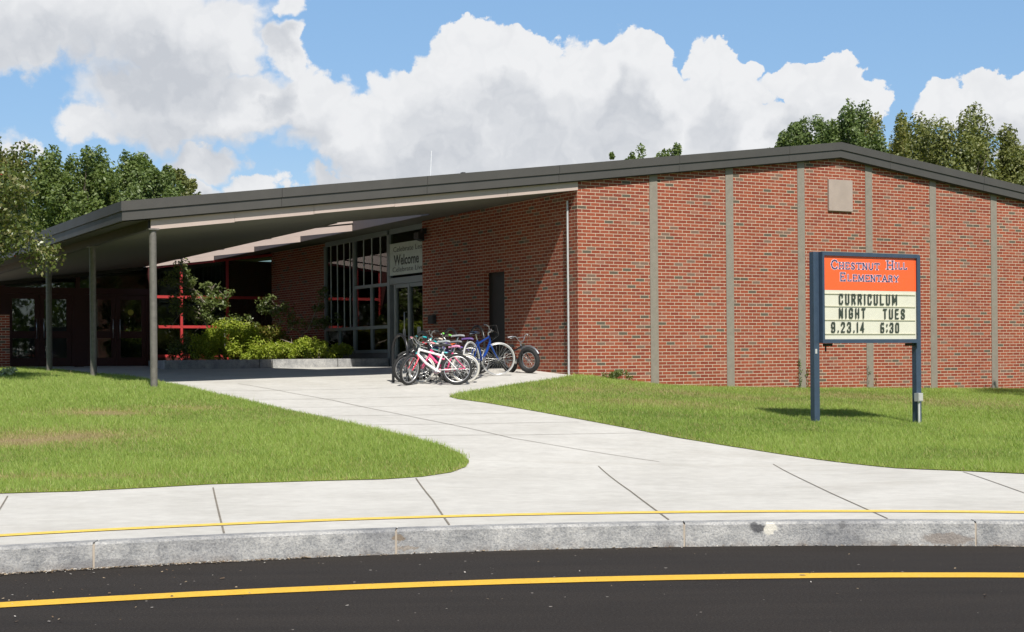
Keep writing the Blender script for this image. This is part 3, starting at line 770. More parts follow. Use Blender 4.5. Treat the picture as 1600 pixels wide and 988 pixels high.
# entrance doors
dz = 1.31
def entrance(sa, sb, name, label):
    e = empty(name, (0, 0, 0), 0, bld); e['label'] = label
    fm = MB(); mid = (sa+sb)/2
    fm.box(sa, sa+.06, TR-.05, TR+.06, dz, 3.42); fm.box(sb-.06, sb, TR-.05, TR+.06, dz, 3.42); fm.box(sa+.06, sb-.06, TR-.05, TR+.06, 3.36, 3.42)
    fm.build('door_frame', M_MAROON, e)
    MB().box(sa, sb, TR-.10, TR+.05, dz-.03, dz+.012).build('threshold', M_CHROME, e)
    for (a, b, hs) in ((sa+.062, mid-.003, mid-.10), (mid+.003, sb-.062, mid+.10)):
        lf = MB(); st = .13
        lf.box(a, a+st, TR-.02, TR+.03, dz+.02, 3.355); lf.box(b-st, b, TR-.02, TR+.03, dz+.02, 3.355)
        for z0, z1 in ((dz+.02, dz+.26), (2.12, 2.32), (3.22, 3.355)): lf.box(a+st, b-st, TR-.02, TR+.03, z0, z1)
        L = lf.build('door_leaf', M_MAROON, e)
        MB().box(a+st, b-st, TR, TR+.008, dz+.26, 2.12).build('pane', GLASS, L)
        MB().box(a+st, b-st, TR, TR+.008, 2.32, 3.22).build('pane', GLASS, L)
        hb = MB(); hb.tube([(hs, TR-.02, 2.66), (hs, TR-.09, 2.66), (hs, TR-.09, 2.12), (hs, TR-.02, 2.12)], .012, 8); hb.build('handle', M_CHROME, L)
    return e
e1 = entrance(-5.16, -3.29, 'entrance_doors', 'maroon double doors nearest the courtyard, a round yellow sticker on the right leaf')
MB().disc((-3.80, TR-.025, 2.86), (0, 1, 0), .085, .004).build('sticker', paint('yellow_sticker', (.5, .42, .05), .6), e1)
e2 = entrance(-7.30, -5.43, 'entrance_doors', 'maroon double doors at the left end of the entrance')
tw = MB(); tw.box(-3.29, -3.10, TR-.08, TR+.1, 1.2, ztop(-3.2)-.02); tw.box(-5.43, -5.16, TR-.06, TR+.08, 1.2, 3.42); tw.box(-7.53, -7.30, TR-.06, TR+.1, 1.2, ztop(-7.5)-.02)
tw.box(-7.30, -3.29, TR-.06, TR+.07, 3.42, 3.54); tw.box(-5.36, -5.24, TR-.05, TR+.06, 3.54, ztop(-5.4)-.02)
tw.build('entrance_frame', M_MAROON, bld)
MB().box(-7.30, -5.36, TR, TR+.008, 3.54, ztop(-7.3)+.0).build('transom_window', GLASS, bld)
MB().box(-5.24, -3.29, TR, TR+.008, 3.54, ztop(-5.3)+.0).build('transom_window', GLASS, bld)
# aluminium storefront at s=.5
SF = .46
sfw = empty('storefront_window', (0, 0, 0), 0, bld)
def zt2(t): return zs(.5, t) - .13
f = MB()
def vb(t, w, z0, z1, d=.11): f.box(SF-.02, SF+d, t-w/2, t+w/2, z0, z1)
vb(13.96, .08, 1.3, zt2(14)); vb(11.98, .10, 1.66, zt2(12)); vb(9.80, .14, 1.2, zt2(9.8), .14)
vb(9.42, .10, 1.25, 3.33); vb(8.62, .10, 1.25, 3.33); vb(7.80, .08, 1.25, 3.33); vb(7.0, .1, 1.2, zt2(7))
vb(13.0, .055, 1.70, 2.24); vb(10.88, .055, 1.70, 2.24); vb(10.88, .06, 2.32, 3.32)
for (t0, t1, z0, z1) in ((9.87, 11.93, 3.32, 3.40), (9.87, 11.93, 2.24, 2.32), (12.03, 13.92, 2.24, 2.32), (9.87, 11.93, 1.62, 1.70), (12.03, 13.92, 1.62, 1.70),
                         (7.05, 9.73, 3.34, 3.50), (8.67, 9.37, 1.27, 1.48), (7.84, 8.57, 1.27, 1.48), (8.67, 9.37, 3.24, 3.33), (7.84, 8.57, 3.24, 3.33)):
    f.box(SF-.01, SF+.09, t0, t1, z0, z1)
for t0, t1 in ((6.95, 9.73), (9.87, 13.92)):
    f.hexa([(SF-.01, t0, zt2(t0)), (SF+.1, t0, zt2(t0)), (SF+.1, t1, zt2(t1)), (SF-.01, t1, zt2(t1)), (SF-.01, t0, zs(.5, t0)-.003), (SF+.1, t0, zs(.5, t0)-.003), (SF+.1, t1, zs(.5, t1)-.003), (SF-.01, t1, zs(.5, t1)-.003)])
f.build('window_frame', M_ALU, sfw)
MB().box(SF+.0, SF+.08, 9.87, 13.92, 1.2, 1.62).build('base_panel', paint('grey_base_panel', (.15, .14, .135), .8), sfw)
for (t0, t1, z0, z1) in ((12.03, 13.92, 2.32, 4.6), (9.87, 11.93, 3.40, 4.6), (9.87, 10.85, 2.32, 3.32), (10.91, 11.93, 2.32, 3.32), (9.87, 10.85, 1.70, 2.24), (10.91, 11.93, 1.70, 2.24),
                         (12.03, 12.97, 1.7, 2.24), (13.03, 13.92, 1.7, 2.24), (8.67, 9.37, 1.48, 3.24), (7.84, 8.57, 1.48, 3.24), (7.05, 9.73, 3.50, 4.62)):
    MB().box(SF+.03, SF+.038, t0, t1, z0, z1).build('pane', GLASS, sfw)
for t_ in (13.6, 13.15, 12.7, 12.3, 11.4, 10.88, 10.35):
    MB().box(SF+.012, SF+.027, t_-.010, t_+.010, 2.32 if t_ > 12 else 3.40, zt2(t_)-.002).build('blind_strip', paint('pale_bar', (.62, .66, .64), .5), sfw)  # stands for lit blinds behind the glass, their brightness put into the colour
sh = MB(); sh.box(SF+.10, SF+.11, 8.68, 9.36, 2.98, 3.24); sh.box(SF+.10, SF+.11, 7.85, 8.56, 2.98, 3.24); sh.build('roller_shade', M_CREAM, sfw)
MB().tube([(SF-.02, 8.72, 2.62), (SF-.09, 8.72, 2.62), (SF-.09, 8.72, 2.02), (SF-.02, 8.72, 2.02)], .014, 8).build('handle', M_CHROME, sfw)
MB().box(SF+.026, SF+.029, 8.9, 9.06, 2.0, 2.2).build('notice', paint('grey_notice', (.35, .37, .38), .8), sfw)
MB().box(SF+.026, SF+.029, 8.05, 8.24, 2.05, 2.24).build('notice', paint('grey_notice', (.35, .37, .38), .8), sfw)
# wall furniture
MB().tube([(-.045, .30, 1.06), (-.045, .30, 4.58)], .021, 10).build('conduit', M_PIPE, bld)
mb = MB(); mb.box(-.09, 0, 6.25, 6.5, 2.27, 2.47); mb.build('wall_box', M_DARK, bld)
fl_ = MB(); fl_.box(-.12, -.02, 6.68, 6.80, 4.40, 4.52); fl_.hexa([(-.26, 6.62, 4.27), (-.10, 6.62, 4.22), (-.10, 6.86, 4.22), (-.26, 6.86, 4.27), (-.26, 6.62, 4.42), (-.10, 6.62, 4.40), (-.10, 6.86, 4.40), (-.26, 6.86, 4.42)])
o = fl_.build('floodlight', M_DOORBLK, bld)
vp = MB(); vp.box(6.62, 7.31, -.05, 0, 4.55, 5.30)
def pl(u, v, t=0.0):
    """wall-plane survey: s and z of a picture position on the plane y=t"""
    a, b = lvl(u, v); k = a/F
    x0, y0 = P0[0]+BX*t, P0[1]+BY*t
    s = (k*y0 - x0)/(AX - k*AY); Z = y0 + AY*s
    return s, H - b/F*Z
(s0, zA), (s1, zB), (_, zC) = pl(1295, 280, -.05), pl(1332, 281, -.05), pl(1296, 329, -.05)
vp = MB(); vp.box(s0, s1, -.05, -.001, zC, zA); vp.build('vent_panel', paint('taupe_vent_paint', (.34, .275, .235), .7, 0, .08, 3), bld)
for ss in (-2.35, -2.05):
    MB().box(ss-.03, ss+.03, .9, 1.0, zs(ss, 1)+.485, zs(ss, 1)+(.53 if ss < -2.2 else .60)).build('roof_vent', M_ROOF, bld)
# thin mast well behind the roof
an = MB(); an.tube([(-12, 0, 0), (-12.0, 0, 0)], .03); 
mp = lvl(674, 236); Zm = 60.0
am = MB(); am.tube([(mp[0]/F*Zm - .35, Zm, 0.8), (mp[0]/F*Zm, Zm, H - mp[1]/F*Zm)], [.05, .02], 8)
o = am.build('flagpole', paint('white_pole', (.7, .7, .72), .4)); tag(o, 'thin white pole rising behind the roof left of the middle', 'pole')

# welcome banner
TXT = {}
def text_mesh(name, string, box, mat, parent, plane, offset=0.0, depth=0.002, bold=0.0):
    """lettering fitted to box (x0,x1,z0,z1) and mapped by plane(x,y,z)->point"""
    cu = bpy.data.curves.new('txt', 'FONT'); cu.body = string; cu.size = 1; cu.offset = bold; cu.extrude = 0.0; cu.resolution_u = 3
    ob_ = bpy.data.objects.new('txt', cu); col.objects.link(ob_); bpy.context.view_layer.update()
    dg = bpy.context.evaluated_depsgraph_get(); me = bpy.data.meshes.new_from_object(ob_.evaluated_get(dg))
    bpy.data.objects.remove(ob_); bpy.data.curves.remove(cu)
    v = np.array([p.co[:] for p in me.vertices]); lo, hi = v.min(0), v.max(0)
    x0, x1, z0, z1 = box
    for p in me.vertices:
        x = x0 + (p.co.x-lo[0])/(hi[0]-lo[0])*(x1-x0); z = z0 + (p.co.y-lo[1])/(hi[1]-lo[1])*(z1-z0)
        p.co = plane(x, z)
    me.name = name; me.materials.clear(); me.materials.append(mat); me.update()
    o = bpy.data.objects.new(name, me); col.objects.link(o); o.parent = parent
    md = o.modifiers.new('thick', 'SOLIDIFY'); md.thickness = depth; md.offset = 0
    return o
ban = empty('welcome_banner', (P0[0], P0[1], 0), TH)
tag(ban, 'white paper banner reading Welcome hung in the glass above the side door', 'banner')
bn = MB(); bn.box(SF-.032, SF-.028, 7.06, 9.68, 3.56, 4.36); bn.build('sheet', paint('banner_paper', (.50, .53, .49), .8), ban)
INK = paint('banner_ink', (.10, .105, .10), .7)
bp = lambda x, z: (SF-.036, -x, z)          # reading direction runs towards -t
text_mesh('lettering', 'Celebrate Learning', (-9.45, -7.2, 4.10, 4.27), INK, ban, bp)
text_mesh('lettering', 'Welcome', (-9.42, -8.0, 3.80, 4.06), INK, ban, bp, bold=.02)
text_mesh('lettering', 'Celebrate Liverpool', (-9.5, -7.1, 3.60, 3.76), INK, ban, bp)
# small purple and blue pinwheel behind the window sill
pw = MB(); a = Vector((-1.02, TR-.12, 2.42))
for k in range(4):
    an_ = k*math.pi/2+.4; d1 = Vector((math.cos(an_), 0, math.sin(an_)))*.15; d2 = Vector((math.cos(an_+.7), 0, math.sin(an_+.7)))*.15
    pw.add([a, a+d1, a+d2+Vector((0, -.03, 0)), a+Vector((0, .01, 0)), a+d1+Vector((0, .01, 0)), a+d2], [(0, 1, 2), (3, 5, 4), (0, 3, 4, 1), (0, 2, 5, 3)], k % 2)
pw.tube([(a.x, a.y+.01, 1.4), (a.x, a.y+.01, 2.42)], .008, 6, 2)
o = pw.build('pinwheel', [paint('purple_foil', (.35, .06, .45), .4), paint('blue_foil', (.2, .3, .6), .4), M_PIPE]); o.location = (P0[0], P0[1], 0); o.rotation_euler = (0, 0, TH)
tag(o, 'purple and blue garden pinwheel above the bushes by the red window', 'pinwheel')

# ------------------------------------------------------------------ planter
plr = empty('planter', (P0[0], P0[1], 0), TH); tag(plr, 'low granite kerb planter in the courtyard opening', 'planter')
pz = 1.27
segs = [(-5.4, -3.05), (-3.04, -2.72), (-2.71, -1.0), (-.99, .40)]
for a, b in segs:
    MB().box(a+.004, b-.004, 9.72, 9.90, 1.0, pz+.205).build('kerb_stone', GRAN, plr, bevel=.008)
kp = MB(); kp.hexa([(-5.4, 9.904, 1.0), (-5.22, 9.904, 1.0), (-3.15, 18.0, 1.0), (-3.35, 18.0, 1.0), (-5.4, 9.904, pz+.2), (-5.22, 9.904, pz+.2), (-3.15, 18.0, pz+.2), (-3.35, 18.0, pz+.2)]); kp.build('kerb_stone', GRAN, plr)
sb = MB(); sb.add([(-5.2, 9.9, 1.42), (.45, 9.9, 1.42), (.45, 18.1, 1.42), (-3.12, 18.1, 1.42)], [(0, 1, 2, 3)]); sb.build('soil', bark_mat('mulch', (.03, .022, .015), (.09, .065, .045), 20), plr)

# ------------------------------------------------------------------ foliage
def leaves(centres, radii, counts, size, r, up=0.2, flat=1.0, asp=.55):
    """leaf-shaped quads spread through clump volumes"""
    cs = np.repeat(np.asarray(centres, float), counts, axis=0); rs = np.repeat(np.asarray(radii, float), counts, axis=0)
    n = len(cs); d = r.normal(0, 1, (n, 3)); d /= np.linalg.norm(d, axis=1)[:, None]
    d *= (r.random(n)**.45)[:, None]
    p = cs + d*rs
    nrm = r.normal(0, 1, (n, 3)) + d*.9; nrm[:, 2] += up*2; nrm /= np.linalg.norm(nrm, axis=1)[:, None]
    t1 = np.cross(nrm, r.normal(0, 1, (n, 3))); t1 /= np.linalg.norm(t1, axis=1)[:, None]; t2 = np.cross(nrm, t1)
    L = (size*r.uniform(.6, 1.3, n))[:, None]; Wd = L*asp
    V = np.empty((n, 4, 3)); bend = nrm*L*.12
    V[:, 0] = p - t1*L*.5; V[:, 1] = p + t2*Wd*.5 + bend; V[:, 2] = p + t1*L*.5; V[:, 3] = p - t2*Wd*.5 + bend
    return V.reshape(-1, 3)
def tree(name, label, x, y, z0, top, rad, mat, cat='tree', group=None, seed=0, clumps=70, lsize=.24, dens=170, bark=BARK, base=.28, shape=1.0, lean=.0, kr=.24, tip=1.4, bare=1.0):
    r = np.random.default_rng(seed); o = empty(name, (x, y, z0)); tag(o, label, cat, group)
    h = top - z0; cz0 = h*base; tr = MB(); ends = []
    tp = [Vector((lean*h*k*k*.1 + .06*math.sin(seed+k*5)*h*.1, .05*math.cos(seed+k*4)*h*.1, h*.86*k)) for k in np.linspace(0, 1, 7)]
    r0 = .022*h + .02
    tr.tube(tp, [r0*(1-.87*k) for k in np.linspace(0, 1, 7)], 8)
    C = []; Rr = []
    for i in range(clumps):
        k = (i+.5)/clumps; zz = cz0 + (h-cz0)*(k**.85)*.97
        kk = (zz-cz0)/(h-cz0); prof = math.sin(math.pi*(.14+.73*kk))**.5
        a = r.uniform(0, 2*math.pi); q_ = r.uniform(.2, 1)**.55*prof*rad*r.uniform(.75, 1.15); zz = zz*r.uniform(.93, 1.03) - (h-cz0)*.20*(q_/rad)**2
        c = Vector((math.cos(a)*q_ + lean*zz*.12, math.sin(a)*q_, zz)); C.append(c)
        s = rad*kr*r.uniform(.65, 1.25); Rr.append((s, s, s*tip*r.uniform(.8, 1.25)))
        if i % max(1, clumps//26) == 0:
            b0 = tp[min(5, max(1, int(6*(zz*.62)/(h*.86))))]; m2 = b0.lerp(c, .5) + Vector((0, 0, -.06*h*.5))
            tr.tube([b0, m2, c], [r0*.32, r0*.2, r0*.06], 5, cap=False)
    tr.build('trunk', bark, o)
    cnt = np.array([max(12, int(dens*r.uniform(.5, 1.4)*(R3[0]/(rad*kr))**2)) for R3 in Rr])
    V = leaves([list(c) for c in C], Rr, cnt, lsize, r)
    np_mesh('crown', V, 4, mat, o); return o
LF_A = leaf_mat('poplar_leaves', [(.072, .115, .034), (.12, .17, .052), (.18, .23, .08)], .3, .45, .5, .25)
LF_B = leaf_mat('yellowing_leaves', [(.13, .15, .04), (.19, .20, .055), (.27, .25, .085)], .35, .5, .4, .3)
LF_C = leaf_mat('olive_leaves', [(.10, .125, .034), (.165, .185, .055), (.24, .245, .085)], .3, .45, .5, .3)
LF_L = leaf_mat('pale_green_leaves', [(.08, .125, .035), (.13, .18, .05), (.19, .235, .075)], .35, .5, .4, .25)
def place_tree(u, v, Z, wpx, mat, label, seed, group, name='poplar_tree', **kw):
    a, b = lvl(u, v); x = a/F*Z; top = H - b/F*Z
    return tree(name, label, x, Z, .5, top, wpx/2/F*Z, mat, 'tree', group, seed, **kw)
GL, GRr = 'trees behind the left end of the roof', 'trees behind the gable'
for i, (u, v, Z, w, mat, lab) in enumerate([
    (40, 246, 74, 120, LF_L, 'pale green tree behind the left roof end, leftmost of its row, behind the fruit tree'),
    (118, 232, 68, 120, LF_L, 'tall light green tree behind the canopy, second from the left of its row'),
    (190, 237, 72, 112, LF_L, 'pale green tree behind the canopy, in the middle of its row'),
    (242, 256, 66, 84, LF_A, 'mid green tree behind the canopy, second from the right of its row'),
    (285, 262, 70, 56, LF_C, 'narrow tree behind the canopy, lowest and rightmost of its row')]):
    place_tree(u, v, Z, w*1.4, mat, lab, 40+i, GL, clumps=190, lsize=.165, dens=360, base=.2, kr=.18, tip=1.7)
for i, (u, v, Z, w, mat, lab) in enumerate([
    (1212, 212, 78, 46, LF_A, 'small dark tree top just left of the gable peak'),
    (1262, 168, 74, 92, LF_A, 'dark green tree behind the gable peak, leftmost tall one'),
    (1320, 160, 72, 100, LF_A, 'tallest dark green tree, straight behind the gable peak'),
    (1385, 172, 76, 104, LF_B, 'yellowing sparse tree behind the roof just right of the gable peak'),
    (1432, 186, 80, 80, LF_B, 'second yellowing tree behind the roof, against the dense olive one'),
    (1488, 172, 70, 130, LF_C, 'dense rounded olive tree behind the falling roof on the right'),
    (1560, 205, 72, 110, LF_C, 'lower olive tree behind the roof near the right edge'),
    (1622, 232, 70, 110, LF_C, 'olive tree cut by the right edge behind the roof end')]):
    w *= 1.5; kw = dict(clumps=210, lsize=.16, dens=330, base=.2, kr=.17, tip=1.7)
    if mat is LF_B: kw.update(dens=290, clumps=150)
    place_tree(u, v, Z, w, mat, lab, 60+i, GRr, **kw)
for i, (u, v, w, lab) in enumerate([(1017, 226, 60, 'tree top peeping over the middle of the roof, widest of four'), (1048, 228, 42, 'tree top peeping over the middle of the roof, rightmost of four'),
    (990, 231, 34, 'small tree top peeping over the middle of the roof, second from the left of four'), (950, 241, 26, 'tiny tree top peeping over the middle of the roof, leftmost of four')]):
    place_tree(u, v, 88, w*1.5, LF_L, lab, 90+i, 'tree tops over the middle of the roof', clumps=90, lsize=.2, dens=130, base=.4, kr=.2, tip=1.6)
# trees out of frame that close the view sideways
place_tree(1790, 200, 75, 150, LF_C, 'olive tree behind the building beyond the right roof end', 97, GRr, clumps=60, lsize=.3, dens=110)
for i, x in enumerate(range(-34, 92, 9)):
    tree('oak_tree', 'broad green tree across the road behind the viewpoint, facing the school', x, -27-3*(i % 2), -.05, 10.5+(i*37 % 5)*.5, 5.2, LF_A, 'tree', 'trees across the road', 120+i, clumps=80, lsize=.55, dens=70, base=.04, kr=.3, tip=1.1)
# fruit tree at the left edge
LF_F = leaf_mat('crabapple_leaves', [(.055, .075, .02), (.10, .135, .03), (.16, .185, .05), (.25, .22, .10)], .3, .38, .7, 1.5)
ft = tree('crabapple_tree', 'crabapple tree with bronze tinged leaves and red fruit at the left edge', -10.4, 27.3, tz(-10.4, 27.3), 5.6, 2.15, LF_F, 'tree', None, 5,
          clumps=210, lsize=.085, dens=330, base=.50, kr=.16, tip=1.0, shape=1.0)
r5 = np.random.default_rng(55); fm_ = paint('crabapple_red', (.35, .06, .035), .35)
for i in range(60):
    a = r5.uniform(-1.9, 1.3); e = r5.uniform(-1, 1); q_ = r5.uniform(.75, 1.0); fr = MB()
    c = Vector((math.cos(a)*math.sqrt(1-e*e)*2.05*q_, math.sin(a)*math.sqrt(1-e*e)*2.05*q_, 2.95+e*1.2*q_)); fr.ring(c, (0, 0, 1), .008, .015, 8, 5); fr.build('fruit', fm_, ft)
# shade tree standing past the right edge, throws the shadow at the wall foot
tree('maple_tree', 'small round maple standing on the lawn past the right end of the view', 12.9, 31.6, tz(12.9, 31.6), 5.6, 1.9, LF_A, 'tree', None, 9, clumps=60, lsize=.12, dens=160, base=.35, kr=.26, tip=1.0)

def bl_at(s, t, z=0): return Wp(s, t, z)
LF_BUSH = leaf_mat('golden_spirea_leaves', [(.18, .25, .03), (.29, .36, .045), (.42, .45, .08)], .4, .5, .3, 1.5)
LF_BUSH2 = leaf_mat('bush_leaves_reddish', [(.09, .14, .022), (.16, .20, .03), (.28, .20, .06)], .4, .5, .3, 2.2)
LF_SHR = leaf_mat('small_tree_leaves', [(.075, .11, .03), (.12, .16, .045), (.19, .225, .075)], .35, .4, .6, 1.5)
def bush(name, label, s, t, z0, rx, ry, h, mat, n, size, seed, cat='bush', clumps=60, group=None):
    r = np.random.default_rng(seed); p = Wp(s, t); o = empty(name, (p.x, p.y, z0), TH); tag(o, label, cat, group)
    st = MB(); C = []; Rr = []
    for i in range(clumps):
        a = r.uniform(0, 2*math.pi); k = r.random()**.5; e = r.random()
        c = (math.cos(a)*k*rx, math.sin(a)*k*ry, h*(.18+.75*e*math.sqrt(max(0.05, 1-.8*k*k)))); C.append(c)
        q_ = min(rx, h)*.24*r.uniform(.7, 1.3); Rr.append((q_, q_, q_))
        if i % 4 == 0: st.tube([(c[0]*.15, c[1]*.15, 0), (c[0]*.6, c[1]*.6, c[2]*.6), c], [.012, .008, .003], 5, cap=False)
    st.build('stem', BARK, o)
    V = leaves(C, Rr, np.full(clumps, n//clumps), size, r, up=.5); np_mesh('foliage', V, 4, mat, o); return o
bush('spirea_bush', 'rounded golden green bush below the red window, left of the pair', -2.35, 13.9, 1.42, .95, .8, 1.12, LF_BUSH, 10000, .075, 101, group='bushes in the courtyard planter')
bush('spirea_bush', 'golden green bush with reddish tips below the red window, right of the pair', -1.1, 14.6, 1.42, .95, .8, 1.08, LF_BUSH2, 8500, .075, 102, group='bushes in the courtyard planter')
bush('spirea_bush', 'low bright bush spilling towards the planter kerb below the brick wall', -1.75, 12.2, 1.42, .75, .8, .50, LF_BUSH, 4200, .07, 103, group='bushes in the courtyard planter')
bush('spirea_bush', 'low spreading bright bush beside the aluminium window', -.85, 11.4, 1.42, .85, .8, .62, LF_BUSH, 5200, .07, 104, group='bushes in the courtyard planter')
bush('spirea_bush', 'dark shaded shrub at the foot of the leaning courtyard tree', -3.1, 15.2, 1.42, .5, .8, .75, LF_SHR, 2500, .07, 105, group='bushes in the courtyard planter')
def small_tree(label, s, t, limbs, seed, n=38, size=.085, crad=.20):
    """limbs: polylines in (ds,dt,z)"""
    r = np.random.default_rng(seed); p = Wp(s, t); o = empty('ornamental_tree', (p.x, p.y, 1.42), TH); tag(o, label, 'tree', 'ornamental trees in the courtyard planter')
    tb = MB(); C = []; Rr = []
    for L, rr in limbs:
        L = [Vector(q_) for q_ in L]; tb.tube(L, [rr*(1-.7*i/(len(L)-1)) for i in range(len(L))], 7, cap=False)
        if rr > .03: continue
        for a, b in zip(L[:-1], L[1:]):
            for j in range(4):
                k = r.random(); c = a.lerp(b, k) + Vector(r.normal(0, .16, 3)); tb.tube([a.lerp(b, k), c], [.006, .003], 4, cap=False)
                
                if c.z < .95: continue
                C.append(list(c)); q_ = crad*r.uniform(.6, 1.3); Rr.append((q_, q_, q_*.8))
    tb.build('trunk', BARKP, o); V = leaves(C, Rr, np.full(len(C), n), size, r); np_mesh('crown', V, 4, LF_SHR, o)
small_tree('leaning ornamental tree with pale stems in front of the red window', -2.35, 14.6, [
    ([(0, 0, 0), (-.15, 0, .55), (-.38, .05, 1.0), (-.55, .05, 1.3)], .030),
    ([(-.38, .05, 1.0), (-.30, 0, 1.35), (-.42, -.1, 1.65)], .02),
    ([(-.55, .05, 1.3), (-.95, .1, 1.5), (-1.3, .1, 1.65)], .018), ([(-.42, -.1, 1.55), (-.75, 0, 2.0), (-1.0, .1, 2.45), (-1.05, .1, 2.75)], .02),
    ([(-.95, .1, 1.5), (-1.2, .1, 1.15), (-1.45, 0, .85)], .015), ([(-.38, .05, 1.25), (-.05, 0, 1.6), (.2, -.1, 1.8)], .014), ([(-.15, 0, .6), (.40, 0, .95), (.9, 0, 1.1)], .012),
    ([(-.75, 0, 1.95), (-1.3, 0, 2.15), (-1.5, 0, 2.3)], .014), ([(-.6, 0, 1.4), (-.3, .1, 1.75), (-.15, 0, 2.1)], .014)], 201, 50)
small_tree('low forked ornamental tree with pale stems against the dark courtyard brick', -.62, 13.3, [
    ([(0, 0, 0), (-.05, 0, .45), (.15, 0, .75), (.45, 0, .95)], .03), ([(.45, 0, .95), (.75, 0, 1.0), (1.0, -.1, .8)], .016),
    ([(.3, 0, .85), (.5, 0, 1.3), (.7, 0, 1.75)], .018), ([(.1, 0, .75), (-.3, 0, .98), (-.7, 0, 1.1)], .018), ([(-.5, 0, 1.05), (-.6, .1, 1.5), (-.75, .1, 1.7)], .014),
    ([(-.05, 0, .45), (-.5, 0, .60)], .014), ([(.2, 0, .5), (.8, -.1, .55), (1.0, -.2, .35)], .014)], 202, 52)
# pale shrub at left edge of lawn, weeds, ivy
gp = ground_px(4, 590); LF_PALE = leaf_mat('variegated_leaves', [(.35, .42, .22), (.45, .52, .30), (.6, .62, .45)], .3, .5, .4, 2)
def ground_plant(name, label, x, y, rad, h, n, size, mat, seed, cat='plant', group=None):
    r = np.random.default_rng(seed); o = empty(name, (x, y, tz(x, y)-.02)); tag(o, label, cat, group); st = MB(); C = []; Rr = []
    for i in range(14):
        a = r.uniform(0, 6.28); k = r.random()**.6*rad; c = (math.cos(a)*k, math.sin(a)*k, h*r.uniform(.1, .85)); st.tube([(c[0]*.3, c[1]*.3, 0), c], [.006, .002], 4, cap=False)
        C.append(c); Rr.append((rad*.25, rad*.25, h*.3))
    st.build('stem', BARK, o); np_mesh('foliage', leaves(C, Rr, np.full(14, n//14), size, r, up=.6), 4, mat, o)
ground_plant('hosta_plant', 'pale variegated low plant at the left edge of the lawn', gp[0]-.22, gp[1], .5, .22, 500, .10, LF_PALE, 301)
wp = Wp(.75, -.22); ground_plant('weed_clump', 'tuft of weeds at the brick corner beside the end of the walk', wp.x, wp.y, .36, .22, 700, .05, LF_SHR, 302, 'weeds')
IVY = leaf_mat('ivy_leaves', [(.06, .12, .025), (.12, .2, .04)], .3, .4, .5, 3)
def ivy(label, s, z0, z1, n, seed):
    r = np.random.default_rng(seed); p = Wp(s, -.03); o = empty('creeper', (p.x, p.y, z0), TH); tag(o, label, 'creeper', 'creepers climbing the pilasters')
    st = MB(); C = []; Rr = []
    for sd in (-1, 1):
        pts = [Vector((sd*.11 + .02*math.sin(k*3+seed), -.01, (z1-z0)*k/6)) for k in range(7 if sd < 0 else 5)]; st.tube(pts, .004, 5, cap=False)
        for q_ in pts: C.append((q_.x+r.normal(0, .03), -.02, q_.z)); Rr.append((.05, .02, .07))
    st.build('stem', BARK, o); np_mesh('foliage', leaves(C, Rr, np.full(len(C), n//len(C)), .045, r), 4, IVY, o)
zw = lambda s: tz(Wp(s, 0).x, Wp(s, 0).y)
ivy('green creeper climbing the pilaster left of the sign', PS[2], zw(PS[2]), zw(PS[2])+.62, 130, 1)
ivy('wisp of creeper on the pilaster seen between the sign posts', PS[3]+.02, zw(PS[3]), zw(PS[3])+.5, 45, 2)

# ------------------------------------------------------------------ school sign
a_, b_ = lvl(1272, 660); ZS = 23.5; SX, SY = a_/F*ZS, ZS
M_NAVY = paint('navy_sign_paint', (.042, .066, .105), .4, .1, .10, 8)
sgn = empty('marquee_sign', (SX, SY, 0), TH); tag(sgn, 'navy framed school marquee sign on two posts with orange header and changeable letters', 'sign')
CW = 1.90
def pls(u, v, y):   # survey on the sign's own plane (local y)
    a, b = lvl(u, v); k = a/F; x0, y0 = SX+BX*y, SY+BY*y
    s = (k*y0-x0)/(AX-k*AY); return s, H - b/F*(y0+AY*s)
yf = -.115
_, zt_ = pls(1288, 393.5, yf); _, zb_ = pls(1288, 536, yf)
sL, _ = pls(1284.5, 460, yf); sR, _ = pls(1435.5, 460, yf)
for nm, x0, x1 in (('post', sL-.105, sL-.002), ('post', sR+.002, sR+.105)):
    gxy = Vector((SX+AX*x0, SY+AY*x0)); zg = tz(gxy.x, gxy.y)
    MB().box(x0, x1, -.05, .05, zg-.15, zt_+.0).build(nm, M_NAVY, sgn, bevel=.006)
cb = MB(); cb.box(sL, sR, yf+.03, .115, zb_, zt_)
bw = .055
for (x0, x1, z0, z1) in ((sL, sR, zt_-bw, zt_+.004), (sL, sR, zb_-.004, zb_+bw), (sL, sL+bw*.75, zb_+bw, zt_-bw), (sR-bw*.75, sR, zb_+bw, zt_-bw)): cb.box(x0, x1, yf-.012, yf+.03, z0, z1)
cab = cb.build('cabinet', M_NAVY, sgn)
xi0, xi1 = sL+bw*.75, sR-bw*.75; _, zo = pls(1288, 453, yf+.02)
MB().box(xi0, xi1, yf+.018, yf+.029, zo, zt_-bw).build('header_panel', paint('orange_sign_vinyl', (.86, .115, .028), .35, 0, .03), sgn)
ML = paint('cream_letter_panel', (.60, .585, .49), .4, 0, .03)
lb = MB(); lb.box(xi0, xi1, yf+.02, yf+.029, zb_+bw, zo-.002)
tr2 = MB()
rows = []
for v in (459, 478.5, 500, 522): 
    _, z = pls(1288, v, yf+.02); tr2.box(xi0+.02, xi1-.02, yf+.008, yf+.0195, z-.007, z+.007)
pnl = lb.build('letter_panel', ML, sgn); tr2.build('letter_track', paint('track_plastic', (.50, .48, .36), .4), sgn)
INK2 = paint('black_sign_letter', (.035, .045, .035), .5)
spl = lambda yy: (lambda x, z: (x, yy, z))
def sbox(u0, v0, u1, v1):
    # v given at the left end for letters running along the sign
    x0, za = pls(u0, v0, yf); x1, _ = pls(u1, v0, yf); _, zb2 = pls(u0, v1, yf); return (x0, x1, zb2, za)

